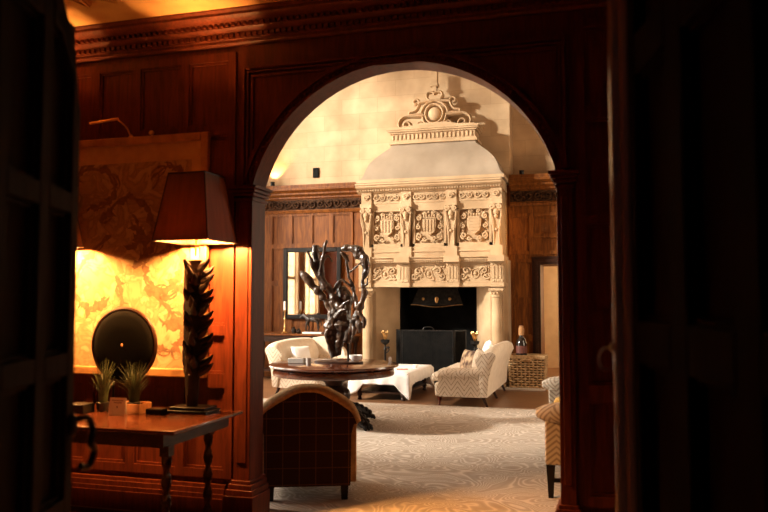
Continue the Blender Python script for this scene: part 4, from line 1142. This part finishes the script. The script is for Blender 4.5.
stems = [[(.45, .95), (.50, .75), (.38, .60), (.22, .66), (.2, .82), (.32, .86)], [(.2, .62), (.40, .45), (.52, .30), (.42, .15), (.28, .2)],
         [(-.1, 1.0), (-.3, .85), (-.42, .62), (-.3, .45), (-.15, .52)], [(-.2, 1.1), (0, 1.28), (.2, 1.2), (.25, 1.02), (.1, .95)], [(-.5, 1.3), (-.35, 1.5), (-.1, 1.45), (-.1, 1.28), (-.25, 1.22)], [(.5, 1.1), (.55, 1.35), (.4, 1.5), (.25, 1.42)], [(-.05, .7), (.0, .5), (-.08, .3), (.05, .15), (.18, .2)], [(.52, 1.0), (.58, .8), (.5, .62), (.36, .52)], [(.30, .55), (.46, .62), (.56, .50), (.5, .38), (.4, .36)], [(.1, .75), (.2, .9), (.12, 1.05)]]
ii = 0
for st in stems:
    c = catmull([(a, 0, b) for a, b in st], 8)
    for i in range(len(c)-1):
        y_ = -.0205-.00002*(ii % 20); ii += 1
        t = i/len(c); d = c[i+1]-c[i]; n_ = Vector((-d.z, 0, d.x)).normalized()*(.012*(1-t*.5))
        v = [g.bm.verts.new(Vector((p.x, y_, p.z))) for p in (c[i]+n_, c[i+1]+n_, c[i+1]-n_, c[i]-n_)]; g.bm.faces.new(v)
        if i % 3 == 0:
            a = math.atan2(d.z, d.x)
            for s in (-1, 1):
                y_ = -.0206-.00002*(ii % 20); ii += 1
                leaf2(c[i].x, c[i].z, random.uniform(.05, .15), random.choice((.007, .010, .013, .026)), a+s*random.uniform(.5, 1.1), -s*random.uniform(.6, 1.6))
g.build('woven_leaf', leafprint, tp)
g = G()
for a, b, c, d in ((-tw+.03, tw-.03, th-.16, th-.03), (tw-.11, tw-.03, .03, th-.16)): g.box(a, b, -.0225, -.020, c, d)
g.build('border', simple('tapestry_border', (.52, .32, .14), (.44, .26, .11), 14, .95), tp)
# picture light
pl = empty('picture_light', (-3.52, AY0-.03, 2.78), 0, 'slender brass picture light arm above the tapestry', 'picture light')
g = G(); g.tube(catmull([(.14, 0, -.02), (.13, -.04, .05), (.09, -.10, .10), (.05, -.12, .10)]), .006); g.tube([(-.10, -.16, .07), (.10, -.10, .105)], .010, 8); g.ell((.14, 0, -.02), (.02, .015, .03)); g.build('arm', brass, pl)
g = G(); g.ell((0, 0, 0), (.022, .018, .018)); g.box(-.004, .004, 0, .018, -.03, 0)
tag(g.build('picture_hook', brass, loc=(-3.19, AY0-.05, 2.785)), 'small round brass knob at the top edge of the tapestry frame', 'hook')

# out-of-view torchiere added by the left wall to brighten the plaster ceiling
tc_ = empty('added_torchiere', (-4.3, 2.3, 0), 0, 'iron torchiere added out of view by the left wall to light the ceiling', 'lamp')
g = G(); g.lathe([(.16, 0), (.16, .02), (.03, .04), (.02, .06), (.02, 1.2), (.03, 1.22), (.015, 1.25), (.015, 1.78), (.03, 1.8)], (0, 0), 20); g.build('pole', iron, tc_)
g = G(); g.lathe([(.03, 1.79), (.10, 1.83), (.17, 1.92), (.165, 1.925), (.09, 1.84), (.02, 1.80)], (0, 0), 28); g.build('bowl_shade', brass, tc_)
g = G(); g.ell((0, 0, 1.87), (.03, .03, .04)); g.build('bulb', bulb_m, tc_)
spot('ceiling_fill_spot', (-4.3, 2.3, 1.92), (-3.2, 3.3, 3.7), 75, (1, .5, .14), 75, .06, .8)

# gong disc
p = atY(124, 345, 4.56)
gd = empty('round_disc', (p.x, 4.56, TT), 0, 'round dark wooden disc standing on edge behind the grass pots', 'ornament')
R_ = .255; cz = p.z-TT
g = G(); rs = []
for rr_, yy in ((.001, -.022), (.12, -.025), (.20, -.02), (.24, -.012), (.253, 0), (.248, .015), (.21, .02), (.001, .02)):
    rs.append([Vector((rr_*math.cos(2*PI*k/48), yy, cz+rr_*math.sin(2*PI*k/48))) for k in range(48)])
g.rings(rs); g.build('plate', simple('black_matt_wood', (.005, .004, .003), None, 10, .9, spec=.05), gd)
g = G(); rs = []
g.tube([(R_*math.cos(2*PI*k/48), .002, cz+R_*math.sin(2*PI*k/48)) for k in range(48)], .014, 8, closed=True); g.build('rim', darkwood, gd)
g = G(); g.ell((.0, -.026, cz+.0), (.008, .005, .012)); g.build('boss', boxwood, gd)
g = G(); g.box(-.10, .10, -.05, .05, 0, .02); g.tube([(-.08, 0, .02), (-.08, 0, cz-.24)], .01); g.tube([(.08, 0, .02), (.08, 0, cz-.24)], .01); g.build('stand', blackwood, gd)
# grass pots
def grass(x, y, lb, seed, z=TT, hgt=.32):
    e = empty('potted_grass', (x, y, z), 0, lb, 'plant', 'grass pots')
    g = G(); g.lathe([(.032, 0), (.042, .02), (.045, .06), (.04, .062), (.036, .05), (.001, .05)], (0, 0), 16); g.build('pot', potmat, e)
    random.seed(seed); g = G()
    for k in range(90):
        a = random.uniform(0, 2*PI); q = random.uniform(0, .03); l = random.uniform(.5, 1)*hgt; b_ = random.uniform(.01, .10)
        pts = [(q*math.cos(a), q*math.sin(a), .05), (q*math.cos(a)+b_*.25*math.cos(a), q*math.sin(a)+b_*.25*math.sin(a), .05+l*.5), (q*math.cos(a)+b_*math.cos(a), q*math.sin(a)+b_*math.sin(a), .05+l*(1-b_*2))]
        g.tube(catmull(pts, 3), lerp_list([.0022, .0024, .0006], 7), 4)
    o = g.build('grass', leafgreen, e); o['kind'] = 'stuff'
p1 = atY(103, 400, 4.36); p2 = atY(137, 400, 4.38)
grass(p1.x, 4.36, 'left tuft of grass in a dark pot, in front of the round disc', 1)
bx = empty('wooden_tray', (p2.x-.01, 4.36, TT), 0, 'small pale wooden box right of the sign card, holding a grass pot', 'box')
g = G(); g.box(-.09, .09, -.07, .07, 0, .008)
for a, b, c, d in ((-.09, -.082, -.07, .07), (.082, .09, -.07, .07), (-.082, .082, -.07, -.062), (-.082, .082, .062, .07)): g.box(a, b, c, d, .008, .065)
g.build('box_body', boxwood, bx, bevel=.002)
grass(p2.x-.01, 4.36, 'right tuft of grass, its dark pot set in the pale wooden box', 2, TT+.009)
g = G(); g.box(-.07, .07, -.06, .06, 0, .06); tag(g.build('ornament_block', blackwood, loc=(p1.x-.11, 4.27, TT), bevel=.005), 'black block at the left of the sign card', 'box')
g = G(); g.box(-.06, .06, -.04, .04, 0, .035); tag(g.build('lighter_case', blackwood, loc=(p2.x+.165, 4.36, TT), bevel=.006), 'flat black case between the pale wooden box and the lamp base', 'case')
# sign card
pcd = atY(116.5, 412, 4.22)
sg = empty('sign_card', (pcd.x, 4.22, TT+.002), 0, 'small cream folded card with grey writing at the front of the table', 'card')
g = G(); M = Matrix.Rotation(-.15, 4, 'X'); g.box(-.062, .062, -.001, .001, 0, .112, M); g.box(-.058, .058, -.001, .001, 0, .105, Matrix.Translation((0, .032, 0)) @ Matrix.Rotation(.15, 4, 'X')); g.build('card', cardmat, sg)
g = G(); random.seed(2)
for z_, wd in ((.094, .044), (.080, .030)):
    x = -wd
    while x < wd:
        l = random.uniform(.004, .008); g.box(x, x+l, -.0016, -.0009, z_-.004, z_+.003, M); x += l+.0025
g.ell((0, -.0012-.052*math.sin(-.15)*0+.0065, .052), (.006, .0012, .007), 8, 6)
g.build('writing', inkmat, sg)
